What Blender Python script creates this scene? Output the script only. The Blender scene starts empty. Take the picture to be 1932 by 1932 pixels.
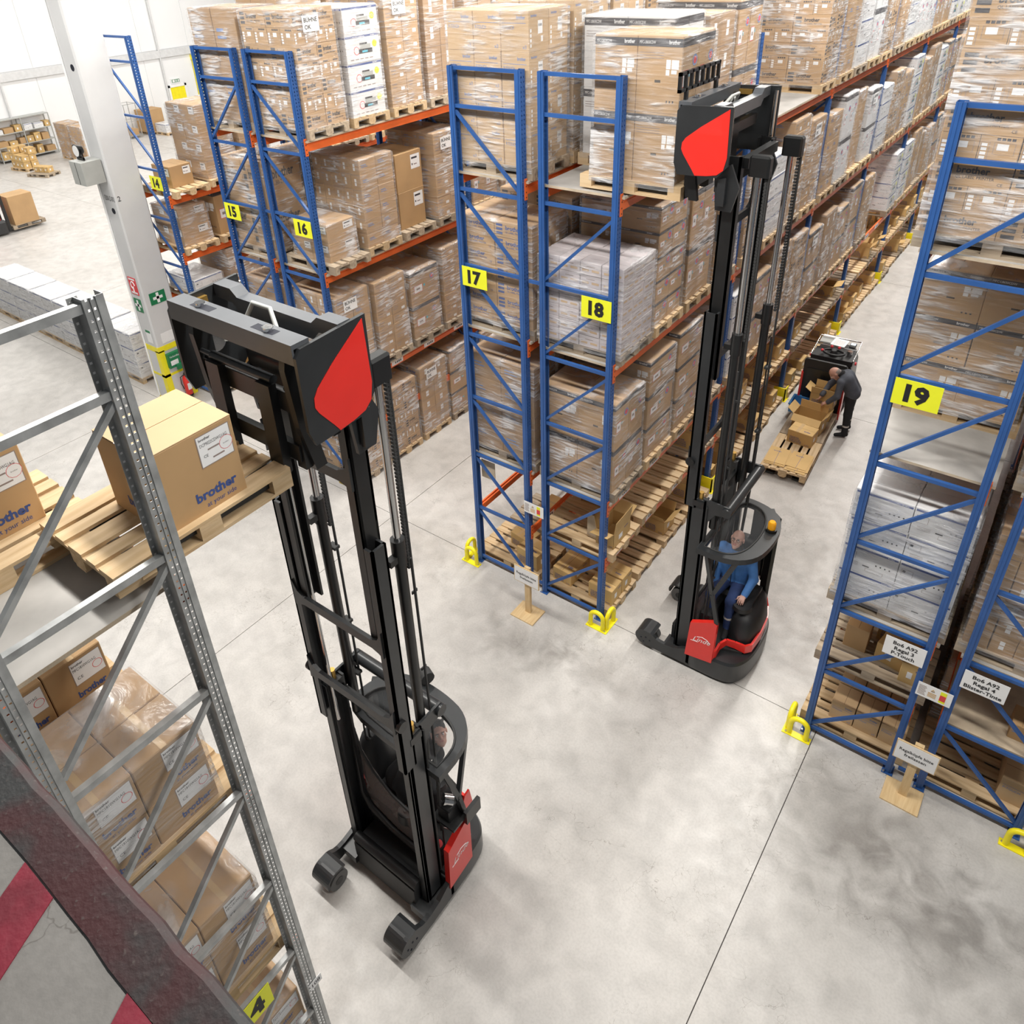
import bpy, math, random
from mathutils import Vector, Matrix
import numpy as np
random.seed(7)
S = bpy.context.scene
COL = S.collection
# ---------------------------------------------------------------- camera
cam = bpy.data.cameras.new('camera'); camo = bpy.data.objects.new('camera', cam); COL.objects.link(camo)
RR = ((0.79479417, 0.60530846, -0.04363361), (0.27244226, -0.42012456, -0.86560416), (-0.54228907, 0.67608951, -0.49882416))
camo.matrix_world = Matrix(((RR[0][0], -RR[1][0], -RR[2][0], 3.941), (RR[0][1], -RR[1][1], -RR[2][1], -7.3239),
                            (RR[0][2], -RR[1][2], -RR[2][2], 8.7893), (0, 0, 0, 1)))
cam.sensor_width = 36; cam.sensor_fit = 'HORIZONTAL'; cam.lens = 1471.95 / 1932 * 36
cam.shift_x = (966 - 917.13) / 1932; cam.shift_y = (726.82 - 966) / 1932
cam.clip_start = .05; cam.clip_end = 200
S.camera = camo
# ---------------------------------------------------------------- light
w = bpy.data.worlds.new('hall_ambient'); S.world = w; w.use_nodes = True
w.node_tree.nodes['Background'].inputs[0].default_value = (.93, .97, 1.0, 1)
w.node_tree.nodes['Background'].inputs[1].default_value = .22
def lamp(x, y, z, sx, sy, p):                      # a ceiling luminaire of the hall
    l = bpy.data.lights.new('ceiling_luminaire', 'AREA'); l.shape = 'RECTANGLE'; l.size = sx; l.size_y = sy
    l.energy = p; l.color = (1, .965, .91)
    o = bpy.data.objects.new('ceiling_luminaire', l); COL.objects.link(o); o.location = (x, y, z)
for ax in (1.5, -3.8, -9.0):
    for ay in (4, 12, 20, 28, 36): lamp(ax, ay, 10.6, .5, 5.5, 700 if ay < 8 else 1050)
for ax in (6.6, 0.6, -4.5, -9.5): lamp(ax, -3.4, 10.6, 4.5, .5, 680)
for ax in (-17, -23, -29, -35):
    for ay in (0, 7, 14, 21): lamp(ax, ay, 10.6, .6, 5, 480)
S.view_settings.view_transform = 'Standard'; S.view_settings.look = 'None'
S.view_settings.gamma = 1; S.view_settings.use_curve_mapping = False
S.view_settings.exposure = -0.60
# ---------------------------------------------------------------- helpers
class MB:
    """collects quads/triangles with a material index, then links them as ONE mesh object"""
    def __init__(s): s.v = []; s.f = []; s.m = []; s.sm = []
    def add(s, vs, fs, mi=0, smooth=False):
        b = len(s.v); s.v += [tuple(p) for p in vs]
        for f in fs: s.f.append(tuple(i + b for i in f)); s.m.append(mi); s.sm.append(smooth)
    def box(s, x0, y0, z0, x1, y1, z1, mi=0):
        s.add([(x0,y0,z0),(x1,y0,z0),(x1,y1,z0),(x0,y1,z0),(x0,y0,z1),(x1,y0,z1),(x1,y1,z1),(x0,y1,z1)],
              [(3,2,1,0),(4,5,6,7),(0,1,5,4),(1,2,6,5),(2,3,7,6),(3,0,4,7)], mi)
        return s
    def bbox(s, x0, y0, z0, x1, y1, z1, b=.004, mi=0):          # box with chamfered vertical and top edges
        def ring(i, z): return [(x0+i,y0,z),(x1-i,y0,z),(x1,y0+i,z),(x1,y1-i,z),(x1-i,y1,z),(x0+i,y1,z),(x0,y1-i,z),(x0,y0+i,z)]
        V = ring(b, z0) + ring(b, z1-b) + [(x0+b,y0+b,z1),(x1-b,y0+b,z1),(x1-b,y0+b,z1),(x1-b,y1-b,z1),(x1-b,y1-b,z1),(x0+b,y1-b,z1),(x0+b,y1-b,z1),(x0+b,y0+b,z1)]
        F = [tuple(range(7,-1,-1))]
        for k in range(8):
            j = (k+1) % 8
            F.append((k,j,8+j,8+k)); F.append((8+k,8+j,16+j,16+k))
        F.append((16,17,19,21)); s.add(V, F, mi); return s
    def obox(s, c, ax, ay, az, mi=0):                            # oriented box: centre and three half vectors
        c, ax, ay, az = map(Vector, (c, ax, ay, az))
        P = [c + ax*i + ay*j + az*k for k in (-1,1) for i,j in ((-1,-1),(1,-1),(1,1),(-1,1))]
        s.add(P, [(3,2,1,0),(4,5,6,7),(0,1,5,4),(1,2,6,5),(2,3,7,6),(3,0,4,7)], mi); return s
    def bar(s, a, b, w, t, up=(0,0,1), mi=0):                    # rectangular bar from a to b
        a, b = Vector(a), Vector(b); d = (b-a); n = d.normalized(); u = Vector(up)
        sd = n.cross(u)
        if sd.length < 1e-4: sd = n.cross(Vector((0,1,0)))
        sd.normalize(); u = sd.cross(n)
        return s.obox((a+b)/2, d/2, sd*w/2, u*t/2, mi)
    def tube(s, pts, r, n=8, mi=0, cap=True, closed=False):
        pts = [Vector(p) for p in pts]; N = len(pts); rs = r if isinstance(r, (list, tuple)) else [r]*N
        V = []; F = []; ref = None
        for i, p in enumerate(pts):
            d = (pts[(i+1) % N] - pts[i-1]) if closed else (pts[min(i+1, N-1)] - pts[max(i-1, 0)])
            d.normalize()
            if ref is None: ref = d.orthogonal().normalized()
            a = (ref - d*ref.dot(d)); a = a.normalized() if a.length > 1e-5 else d.orthogonal().normalized(); ref = a
            b = d.cross(a)
            V += [p + (a*math.cos(2*math.pi*k/n) + b*math.sin(2*math.pi*k/n))*rs[i] for k in range(n)]
        for i in range(N if closed else N-1):
            j = (i+1) % N
            F += [(i*n+k, i*n+(k+1) % n, j*n+(k+1) % n, j*n+k) for k in range(n)]
        s.add(V, F, mi, True)
        if cap and not closed:
            s.add(V[:n], [tuple(range(n-1,-1,-1))], mi); s.add(V[-n:], [tuple(range(n))], mi)
        return s
    def cyl(s, a, b, r, n=12, mi=0): return s.tube([a, b], r, n, mi)
    def prism(s, poly, h0, h1, axis='z', mi=0, mi2=None, smooth=False):          # polygon extruded along an axis
        def P(p, h): return {'z': (p[0],p[1],h), 'x': (h,p[0],p[1]), 'y': (p[0],h,p[1])}[axis]
        n = len(poly); V = [P(p,h0) for p in poly] + [P(p,h1) for p in poly]
        a = sum(poly[i][0]*poly[(i+1)%n][1]-poly[(i+1)%n][0]*poly[i][1] for i in range(n))
        fl = (a < 0) != (axis == 'y') ; fl = fl != (h1 < h0)
        c0 = tuple(range(n-1,-1,-1)); c1 = tuple(range(n,2*n)); sd = [(i,(i+1)%n,n+(i+1)%n,n+i) for i in range(n)]
        if fl: c0, c1 = c0[::-1], c1[::-1]; sd = [q[::-1] for q in sd]
        s.add(V, [c0, c1], mi if mi2 is None else mi2); s.add(V, sd, mi, smooth); return s
    def sphere(s, c, r, n=12, m=8, mi=0):
        rx, ry, rz = r if isinstance(r, (list, tuple)) else (r, r, r)
        V = [(c[0], c[1], c[2]+rz)]; F = []
        for i in range(1, m):
            t = math.pi*i/m
            V += [(c[0]+rx*math.sin(t)*math.cos(2*math.pi*k/n), c[1]+ry*math.sin(t)*math.sin(2*math.pi*k/n), c[2]+rz*math.cos(t)) for k in range(n)]
        V.append((c[0], c[1], c[2]-rz)); L = len(V)-1
        for k in range(n):
            F.append((0, 1+k, 1+(k+1)%n)); F.append((L, L-n+(k+1)%n, L-n+k))
            for i in range(m-2): F.append((1+i*n+k, 1+(i+1)*n+k, 1+(i+1)*n+(k+1)%n, 1+i*n+(k+1)%n))
        s.add(V, F, mi, True); return s
    def text(s, st, o, u, v, h, mi=0, wmax=None, center=False, bold=0.0, shear=0.0):   # flat print, h = capital height
        tv, tf, w_ = glyphs(st, bold, shear); k = h; kx = k
        if wmax and w_*k > wmax: kx = wmax/w_
        o, u, v = Vector(o), Vector(u), Vector(v); off = -w_*kx/2 if center else 0
        s.add([o + u*(p[0]*kx+off) + v*(p[1]*k) for p in tv], tf, mi); return s
    def mesh(s, name, mats):
        me = bpy.data.meshes.new(name); me.from_pydata(s.v, [], s.f)
        for m in (mats if isinstance(mats, (list, tuple)) else [mats]): me.materials.append(m)
        me.polygons.foreach_set('material_index', s.m); me.polygons.foreach_set('use_smooth', s.sm); me.update()
        return me
    def build(s, name, mats, parent=None, **kw): return link(name, s.mesh(name, mats), parent, **kw)
_gl = {}
def glyphs(st, bold=0.0, shear=0.0):
    key = (st, bold, shear)
    if key in _gl: return _gl[key]
    c = bpy.data.curves.new('t', 'FONT'); c.body = st; c.size = 1; c.resolution_u = 2; c.offset = bold; c.shear = shear
    o = bpy.data.objects.new('t', c); COL.objects.link(o)
    dg = bpy.context.evaluated_depsgraph_get(); me = bpy.data.meshes.new_from_object(o.evaluated_get(dg))
    V = [(v.co.x/.69, v.co.y/.69) for v in me.vertices]; F = [tuple(p.vertices) for p in me.polygons]
    F = [f if ((V[f[1]][0]-V[f[0]][0])*(V[f[2]][1]-V[f[0]][1])-(V[f[2]][0]-V[f[0]][0])*(V[f[1]][1]-V[f[0]][1])) > 0 else f[::-1] for f in F]
    x0 = min([p[0] for p in V] or [0]); V = [(p[0]-x0, p[1]) for p in V]
    _gl[key] = (V, F, max([p[0] for p in V] or [0]))
    bpy.data.objects.remove(o); bpy.data.curves.remove(c); bpy.data.meshes.remove(me)
    return _gl[key]
def tag(o, label=None, cat=None, group=None, kind=None):
    if label: o['label'] = label
    if cat: o['category'] = cat
    if group: o['group'] = group
    if kind: o['kind'] = kind
    return o
def link(name, me, parent=None, loc=None, rz=0, label=None, cat=None, group=None, kind=None):
    o = bpy.data.objects.new(name, me); COL.objects.link(o)
    if parent is not None: o.parent = parent
    if loc is not None: o.location = loc
    if rz: o.rotation_euler = (0, 0, rz)
    return tag(o, label, cat, group, kind)
def empty(name, loc=(0,0,0), rz=0, label=None, cat=None, group=None, parent=None):
    o = link(name, None, parent, loc, rz, label, cat, group); o.empty_display_size = .2
    return o
_o = ['first','second','third','fourth','fifth','sixth','seventh','eighth','ninth']
ORD = _o + ['tenth','eleventh','twelfth','thirteenth','fourteenth','fifteenth','sixteenth','seventeenth','eighteenth','nineteenth']
for a_, b_ in (('twentieth','twenty'), ('thirtieth','thirty'), ('fortieth','forty'), ('fiftieth','fifty')): ORD += [a_] + [b_ + '-' + c_ for c_ in _o]
# ---------------------------------------------------------------- materials
def nt(name):
    m = bpy.data.materials.new(name); m.use_nodes = True; t = m.node_tree; return m, t, t.nodes['Principled BSDF']
def mat(name, col, rough=.5, metal=0., var=.06, scale=6., bump=0., bscale=40., stretch=None, col2=None, rnd=0., spec=.5, coat=0.):
    """principled surface whose colour drifts with object-space noise (and a little from object to object)"""
    m, t, b = nt(name); N = t.nodes; L = t.links
    tc = N.new('ShaderNodeTexCoord'); src = tc.outputs['Object']
    if stretch:
        mp = N.new('ShaderNodeMapping'); mp.inputs['Scale'].default_value = stretch; L.new(src, mp.inputs[0]); src = mp.outputs[0]
    no = N.new('ShaderNodeTexNoise'); no.inputs['Scale'].default_value = scale; no.inputs['Detail'].default_value = 4; L.new(src, no.inputs['Vector'])
    r = N.new('ShaderNodeValToRGB'); e = r.color_ramp.elements
    c2 = col2 or tuple(min(1, c*(1+var)) for c in col); c1 = col if col2 else tuple(c*(1-var) for c in col)
    e[0].position = .32; e[0].color = (*c1, 1); e[1].position = .68; e[1].color = (*c2, 1); L.new(no.outputs['Fac'], r.inputs[0])
    out = r.outputs[0]
    if rnd:
        oi = N.new('ShaderNodeObjectInfo'); mr = N.new('ShaderNodeMapRange'); mr.inputs[3].default_value = 1-rnd; mr.inputs[4].default_value = 1+rnd
        L.new(oi.outputs['Random'], mr.inputs[0]); h = N.new('ShaderNodeHueSaturation'); L.new(mr.outputs[0], h.inputs['Value']); L.new(out, h.inputs['Color']); out = h.outputs[0]
    L.new(out, b.inputs['Base Color'])
    b.inputs['Roughness'].default_value = rough; b.inputs['Metallic'].default_value = metal; b.inputs['Specular IOR Level'].default_value = spec
    if coat: b.inputs['Coat Weight'].default_value = coat
    if bump:
        n2 = N.new('ShaderNodeTexNoise'); n2.inputs['Scale'].default_value = bscale; n2.inputs['Detail'].default_value = 3; L.new(src, n2.inputs['Vector'])
        bp = N.new('ShaderNodeBump'); bp.inputs['Strength'].default_value = bump; bp.inputs['Distance'].default_value = .01; L.new(n2.outputs['Fac'], bp.inputs['Height']); L.new(bp.outputs[0], b.inputs['Normal'])
    return m
def emis(name, col, st):
    m, t, b = nt(name); b.inputs['Base Color'].default_value = (*col, 1); b.inputs['Emission Color'].default_value = (*col, 1); b.inputs['Emission Strength'].default_value = st; return m
M = {}
M['blue'] = mat('blue_powder_coat', (.026, .095, .30), .42, var=.12, scale=3)
M['orange'] = mat('orange_powder_coat', (.80, .150, .028), .42, var=.10, scale=3)
M['galv'] = mat('galvanised_steel', (.40, .41, .41), .36, .35, var=.22, scale=9)
M['zinc'] = mat('zinc_bolt', (.6, .6, .58), .3, .8)
M['hole'] = mat('punched_hole_dark', (.008, .010, .02), .8)  # near-black standing in for the shade inside holes and slots; bolts share it
M['chip'] = mat('chipboard_deck', (.50, .41, .30), .75, var=.18, scale=5, bump=.2, bscale=120)
M['deckgrey'] = mat('worn_grey_deck', (.40, .385, .365), .6, var=.15, scale=3)
M['yellow'] = mat('yellow_paint', (.90, .78, .012), .4, var=.05, scale=8)
M['signyellow'] = mat('sign_yellow', (.84, .86, .025), .5, var=.03)
M['black'] = mat('black_print', (.012, .012, .014), .6)
M['white'] = mat('white_paper', (.86, .86, .86), .6, var=.03)
M['wood'] = mat('pale_pallet_wood', (.50, .345, .185), .8, col2=(.66, .50, .31), scale=3, stretch=(.6, 7, 7), rnd=.14, bump=.25, bscale=30)
M['wood2'] = mat('weathered_pallet_wood', (.30, .235, .17), .85, col2=(.50, .41, .30), scale=3, stretch=(.6, 7, 7), rnd=.16, bump=.3, bscale=30)
M['card'] = mat('tan_cardboard', (.475, .300, .145), .75, var=.06, scale=2.5, rnd=.07)
M['card2'] = mat('pale_tan_cardboard', (.56, .385, .215), .75, var=.05, scale=2.5, rnd=.06)
M['card3'] = mat('brown_cardboard', (.385, .240, .120), .75, var=.06, scale=2.5, rnd=.07)
M['card4'] = mat('honey_cardboard', (.60, .400, .165), .75, var=.06, scale=2.5, rnd=.08)
M['wbox'] = mat('white_carton', (.76, .765, .77), .6, var=.02, rnd=.03)
M['lav'] = mat('pale_lilac_packets', (.58, .53, .545), .6, var=.06, scale=9, rnd=.08)
M['ink'] = mat('dark_grey_ink', (.045, .042, .048), .7)
M['inkblue'] = mat('blue_ink', (.045, .085, .27), .7)
M['inklight'] = mat('faint_ink', (.30, .24, .22), .7)
M['inkpblue'] = mat('pale_blue_ink', (.17, .26, .50), .7)
M['red'] = mat('truck_red', (.74, .026, .018), .34, var=.03, coat=.3)
M['redlabel'] = mat('red_print', (.70, .05, .06), .6)
M['cyan'] = mat('cyan_sticker', (.10, .50, .66), .6)
M['tape'] = mat('glossy_packing_tape', (.60, .42, .22), .25, var=.05)
M['seamline'] = mat('dark_seam', (.05, .035, .022), .9)  # dark line drawn where flaps and cartons meet, and at handle holes
M['green'] = mat('safety_green', (.008, .19, .07), .5)
M['steelgrey'] = mat('grey_cabinet', (.42, .43, .41), .5)
M['truckblack'] = mat('satin_black_steel', (.011, .0115, .012), .34, var=.2, scale=4)
M['trucksoft'] = mat('black_textured_plastic', (.016, .0165, .018), .5, bump=.15, bscale=160)
M['truckgrey'] = mat('charcoal_paint', (.024, .026, .028), .33, var=.12, scale=4)
M['raillit'] = mat('dark_rail_lit_grey', (.085, .092, .102), .34, var=.1, scale=4)  # dark rails given a grey that imitates overhead light on them
M['chrome'] = mat('polished_rod', (.72, .72, .72), .16, 1.)
M['rubber'] = mat('dark_rubber', (.03, .03, .03), .7)
M['wheel'] = mat('worn_polyurethane', (.10, .10, .10), .5)
M['amber'] = mat('amber_lens', (.95, .42, .01), .18, coat=.6)
M['brass'] = mat('brass', (.62, .38, .10), .35, .8)
def wrapmat():
    m, t, b = nt('stretch_film'); N = t.nodes; L = t.links
    tc = N.new('ShaderNodeTexCoord'); oi = N.new('ShaderNodeObjectInfo')
    ad = N.new('ShaderNodeVectorMath'); ad.operation = 'ADD'; L.new(tc.outputs['Object'], ad.inputs[0])
    sc = N.new('ShaderNodeVectorMath'); sc.operation = 'SCALE'; sc.inputs[3].default_value = 30; cx = N.new('ShaderNodeCombineXYZ')
    for k in range(3): L.new(oi.outputs['Random'], cx.inputs[k])
    L.new(cx.outputs[0], sc.inputs[0]); L.new(sc.outputs[0], ad.inputs[1])
    mp = N.new('ShaderNodeMapping'); mp.inputs['Scale'].default_value = (1.1, 1.1, 9); mp.inputs['Rotation'].default_value = (.10, .12, 0); L.new(ad.outputs[0], mp.inputs[0])
    n1 = N.new('ShaderNodeTexNoise'); n1.inputs['Scale'].default_value = 3.2; n1.inputs['Detail'].default_value = 7; n1.inputs['Distortion'].default_value = .6; L.new(mp.outputs[0], n1.inputs['Vector'])
    n2 = N.new('ShaderNodeTexNoise'); n2.inputs['Scale'].default_value = 2.1; n2.inputs['Detail'].default_value = 2; L.new(ad.outputs[0], n2.inputs['Vector'])
    mu = N.new('ShaderNodeMath'); mu.operation = 'MULTIPLY'; L.new(n1.outputs['Fac'], mu.inputs[0]); L.new(n2.outputs['Fac'], mu.inputs[1])
    r = N.new('ShaderNodeValToRGB'); e = r.color_ramp.elements; e[0].position = .19; e[0].color = (.10,.10,.10,1); e[1].position = .40; e[1].color = (.74,.74,.74,1)  # whitish noise streaks imitate light glinting on the clear film
    x = e.new(.285); x.color = (.24,.24,.24,1); L.new(mu.outputs[0], r.inputs[0])
    bp = N.new('ShaderNodeBump'); bp.inputs['Strength'].default_value = .9; bp.inputs['Distance'].default_value = .03; L.new(n1.outputs['Fac'], bp.inputs['Height'])
    b.inputs['Base Color'].default_value = (.84, .84, .86, 1); b.inputs['Roughness'].default_value = .15; b.inputs['Specular IOR Level'].default_value = .9
    L.new(bp.outputs[0], b.inputs['Normal'])
    tr = N.new('ShaderNodeBsdfTransparent'); tr.inputs[0].default_value = (.97, .97, .97, 1); mx = N.new('ShaderNodeMixShader')
    L.new(r.outputs[0], mx.inputs[0]); L.new(tr.outputs[0], mx.inputs[1]); L.new(b.outputs[0], mx.inputs[2])
    L.new(mx.outputs[0], N['Material Output'].inputs[0]); return m
M['wrap'] = wrapmat()
def glassmat(name, tint, a, rough=.05):
    m, t, b = nt(name); N = t.nodes; L = t.links
    b.inputs['Base Color'].default_value = (*tint, 1); b.inputs['Roughness'].default_value = rough
    tr = N.new('ShaderNodeBsdfTransparent'); mx = N.new('ShaderNodeMixShader'); mx.inputs[0].default_value = a
    L.new(tr.outputs[0], mx.inputs[1]); L.new(b.outputs[0], mx.inputs[2]); L.new(mx.outputs[0], N['Material Output'].inputs[0]); return m
M['glass'] = glassmat('cab_roof_glazing', (.25, .26, .27), .07)
M['plexi'] = glassmat('scuffed_plexiglass', (.36, .31, .30), .30, .12)
def concrete(name='smooth_concrete_floor', dim=1.0, stains=True):
    m, t, b = nt(name); N = t.nodes; L = t.links
    ge = N.new('ShaderNodeNewGeometry'); P = ge.outputs['Position']
    def noise(sc, det=5, dis=0., vec=P):
        n = N.new('ShaderNodeTexNoise'); n.inputs['Scale'].default_value = sc; n.inputs['Detail'].default_value = det; n.inputs['Distortion'].default_value = dis; L.new(vec, n.inputs['Vector']); return n.outputs['Fac']
    def ramp(f, a, ca, bb, cb):
        r = N.new('ShaderNodeValToRGB'); e = r.color_ramp.elements; e[0].position = a; e[0].color = (*ca,1); e[1].position = bb; e[1].color = (*cb,1); L.new(f, r.inputs[0]); return r.outputs[0]
    def mul(a, bb, fac=1.):
        x = N.new('ShaderNodeMix'); x.data_type = 'RGBA'; x.blend_type = 'MULTIPLY'; x.inputs[0].default_value = fac; L.new(a, x.inputs[6]); L.new(bb, x.inputs[7]); return x.outputs[2]
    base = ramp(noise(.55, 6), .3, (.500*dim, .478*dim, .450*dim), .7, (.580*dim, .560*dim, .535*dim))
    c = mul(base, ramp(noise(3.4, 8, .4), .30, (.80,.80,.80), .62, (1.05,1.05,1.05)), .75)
    c = mul(c, ramp(noise(38, 3), .3, (.9,.9,.9), .6, (1.02,1.02,1.02)), .8)
    # hairline crazing
    vo = N.new('ShaderNodeTexVoronoi'); vo.feature = 'DISTANCE_TO_EDGE'; vo.inputs['Scale'].default_value = 2.6
    nv = N.new('ShaderNodeTexNoise'); nv.inputs['Scale'].default_value = 3; nv.inputs['Detail'].default_value = 5; L.new(P, nv.inputs['Vector'])
    va = N.new('ShaderNodeVectorMath'); va.operation = 'ADD'; L.new(P, va.inputs[0]); L.new(nv.outputs['Color'], va.inputs[1]); L.new(va.outputs[0], vo.inputs['Vector'])
    cr = ramp(vo.outputs['Distance'], .0, (.62,.60,.58), .012, (1,1,1)); gate = ramp(noise(.9, 3), .5, (1,1,1), .62, (0,0,0))
    mx = N.new('ShaderNodeMix'); mx.data_type = 'RGBA'; L.new(gate, mx.inputs[0]); L.new(c, mx.inputs[6]); L.new(mul(c, cr), mx.inputs[7]); 
    inv = N.new('ShaderNodeMix'); inv.data_type = 'RGBA'; L.new(gate, inv.inputs[0]); L.new(mul(c, cr), inv.inputs[6]); L.new(c, inv.inputs[7]); c = inv.outputs[2]
    # tyre-rubber smudges where trucks turn in front of the rack ends
    for (x, y, rx, ry, k) in ((3.9, -1.1, 1.6, .95, .66), (4.9, -1.6, 1.3, .8, .62), (-.75, -1.05, 1.1, .55, .66), (.5, -.8, .9, .5, .72), (-2.6, 1.6, .5, 1.6, .6), (1.6, 3.2, .9, 1.6, .8), (-3.2, -.2, 1.4, .8, .85)) if stains else ():
        sb = N.new('ShaderNodeVectorMath'); sb.operation = 'SUBTRACT'; L.new(P, sb.inputs[0]); sb.inputs[1].default_value = (x, y, 0)
        dv = N.new('ShaderNodeVectorMath'); dv.operation = 'DIVIDE'; L.new(sb.outputs[0], dv.inputs[0]); dv.inputs[1].default_value = (rx, ry, 1)
        ln = N.new('ShaderNodeVectorMath'); ln.operation = 'LENGTH'; L.new(dv.outputs[0], ln.inputs[0])
        nn = noise(2.2, 8, 1.2); a = N.new('ShaderNodeMath'); a.operation = 'MULTIPLY_ADD'; L.new(nn, a.inputs[0]); a.inputs[1].default_value = 2.2; L.new(ln.outputs['Value'], a.inputs[2]); hf = N.new('ShaderNodeMath'); hf.operation = 'MULTIPLY'; hf.inputs[1].default_value = .4; L.new(a.outputs[0], hf.inputs[0])
        c = mul(c, ramp(hf.outputs[0], .40, (k, k*.985, k*.97), .80, (1,1,1)))
    L.new(c, b.inputs['Base Color'])
    rr = ramp(noise(4.5, 6), .3, (.30,.30,.30), .7, (.52,.52,.52)); L.new(rr, b.inputs['Roughness'])
    bp = N.new('ShaderNodeBump'); bp.inputs['Strength'].default_value = .10; bp.inputs['Distance'].default_value = .01; L.new(noise(60, 4), bp.inputs['Height']); L.new(bp.outputs[0], b.inputs['Normal'])
    return m
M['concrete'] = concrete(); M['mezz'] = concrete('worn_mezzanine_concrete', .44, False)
M['joint'] = mat('joint_filler', (.11, .10, .095), .9)
M['wallpanel'] = mat('white_wall_panel', (.84, .85, .86), .5, var=.02, scale=.4)
M['wallrail'] = mat('grey_white_rail', (.66, .67, .68), .5)
M['columnwhite'] = mat('white_painted_concrete', (.64, .645, .65), .55, var=.05, scale=1.2)
# ---------------------------------------------------------------- setting: floor, walls, column, mezzanine
fl = tag(MB().box(-41, -16, -.25, 12, 56, -.02).build('floor', M['joint']), kind='structure', label='smooth grey concrete hall floor with sawn joints')
xs = [-40.7, -33.3, -26.0, -18.75, -11.5, -4.2, 3.11, 11]; ys = [-15, -7.5, .05, 7.6, 15.15, 22.7, 30.2, 37.8, 45.3, 55]
g = .005
for i in range(len(xs)-1):
    for j in range(len(ys)-1):
        MB().box(xs[i]+g, ys[j]+g, -.1, xs[i+1]-g, ys[j+1]-g, 0).build('slab', M['concrete'], fl)
WX = -39.6
wl = tag(MB().box(WX-.3, -16, -.1, WX, 56, 12).build('wall_left', M['wallpanel']), kind='structure', label='white panelled hall wall far behind the racks')
for y in range(-12, 54, 3):                                   # vertical panel joints, each panel proud of the wall
    MB().box(WX, y+.02, .02, WX+.03, y+2.98, 3.6).build('panel', M['wallpanel'], wl)
    MB().box(WX, y+.02, 4.05, WX+.03, y+2.98, 11.9).build('panel', M['wallpanel'], wl)
tag(MB().box(WX+.03, -14, 3.62, WX+.14, 55, 4.0).build('trim_1', M['wallrail']), kind='structure', label='pale horizontal cladding rail on the far white wall')
for k, y in enumerate((10.2, 19.0)):
    MB().cyl((WX+.12, y, .1), (WX+.12, y, 11), .05, 8).build('trim_%d' % (k+2), M['wallrail'], kind='structure', label='white pipe running up the far wall, %s from the left' % ORD[k])
tag(MB().box(-41, 55, -.1, 12, 55.3, 12).build('wall_back', M['wallpanel']), kind='structure', label='white end wall of the hall beyond the aisle')
d1 = tag(MB().box(WX+.03, 19.2, .03, WX+.08, 20.15, 2.0).build('door_1', M['yellow']), kind='structure', label='yellow emergency exit door in the white wall')
MB().box(WX+.03, 19.08, .03, WX+.12, 19.2, 2.12).box(WX+.03, 20.15, .03, WX+.12, 20.27, 2.12).box(WX+.03, 19.08, 2.0, WX+.12, 20.27, 2.12).build('door_frame', M['white'], d1)
MB().box(WX+.08, 19.3, 1.0, WX+.13, 19.45, 1.04).build('door_handle', M['zinc'], d1)
d2 = tag(MB().box(WX+.03, 21.0, .03, WX+.1, 24.0, 3.45).build('door_2', M['yellow']), kind='structure', label='yellow roller gate high in the white wall')
MB().box(WX+.03, 20.95, 3.3, WX+.3, 24.05, 3.55).build('roller_box', M['yellow'], d2)
ex = MB().box(WX+.04, 19.35, 2.2, WX+.1, 19.95, 2.45, 0)
ex.box(WX+.1, 19.40, 2.24, WX+.105, 19.9, 2.41, 1)
for a, b in ((19.44, 19.58), (19.62, 19.66), (19.70, 19.74), (19.79, 19.86)): ex.box(WX+.105, a, 2.26, WX+.108, b, 2.39, 0)
ex.build('exit_sign', [M['white'], M['green']], label='small green and white exit sign above the yellow door', cat='sign')
# column
CX0, CX1, CY0, CY1 = -11.52, -11.02, .09, .74
colm = tag(MB().bbox(CX0, CY0, 0, CX1, CY1, 12, .03).build('column', M['columnwhite']), kind='structure', label='white square concrete column beside rack fourteen')
yb = MB()
e = .004
for z0, z1 in ((1.27, 1.40), (.66, .72)):
    yb.box(CX0-e, CY0-e, z0, CX1+e, CY1+e, z1)
for (x0, x1, y0, y1) in ((CX0-e, CX0+.05, CY0-e, CY0+.05), (CX1-.13, CX1+e, CY0-e, CY0+.13), (CX1-.05, CX1+e, CY1-.13, CY1+e)):
    yb.box(x0, y0, 0, x1, y1, 1.30)
yb.build('yellow_marking', M['yellow'], colm)
MB().cyl((CX0+.04, CY0-.02, .1), (CX0+.04, CY0-.02, 11.8), .02, 8).build('conduit', M['white'], colm)
for z in (7.05, 4.40): MB().cyl((CX0+.32, CY0-.006, z), (CX0+.32, CY0+.03, z), .06, 14).build('lifting_socket', M['hole'], colm)
MB().text('F2000-LD-0012', (CX0+.12, CY0-.003, 4.60), (1,0,0), (0,0,1), .10, wmax=.36).text('2', (CX1+.003, CY0+.05, 4.60), (0,1,0), (0,0,1), .10).build('stencilled_number', M['truckgrey'], colm)
def plate(name, x0, y0, z0, x1, y1, z1, mats, deco, label, cat): 
    mb = MB().box(x0, y0, z0, x1, y1, z1, 0); deco(mb); return mb.build(name, mats, label=label, cat=cat)
def hose(mb):
    y = CY0-.012; mb.box(CX0+.13, y, 2.62, CX0+.35, y+.002, 2.66, 1).box(CX0+.13, y, 2.92, CX0+.35, y+.002, 2.96, 1)
    mb.tube([(CX0+.24+.07*math.cos(t), y, 2.81+.08*math.sin(t)) for t in [i*.5 for i in range(10)]], .012, 6, 1); mb.cyl((CX0+.24, y, 2.78), (CX0+.24, y, 2.66), .016, 6, 1)
plate('fire_hose_sign', CX0+.10, CY0-.01, 2.6, CX0+.38, CY0-.001, 2.98, [M['redlabel'], M['white']], hose, 'red fire hose sign on the narrow side of the white column', 'sign')
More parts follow.
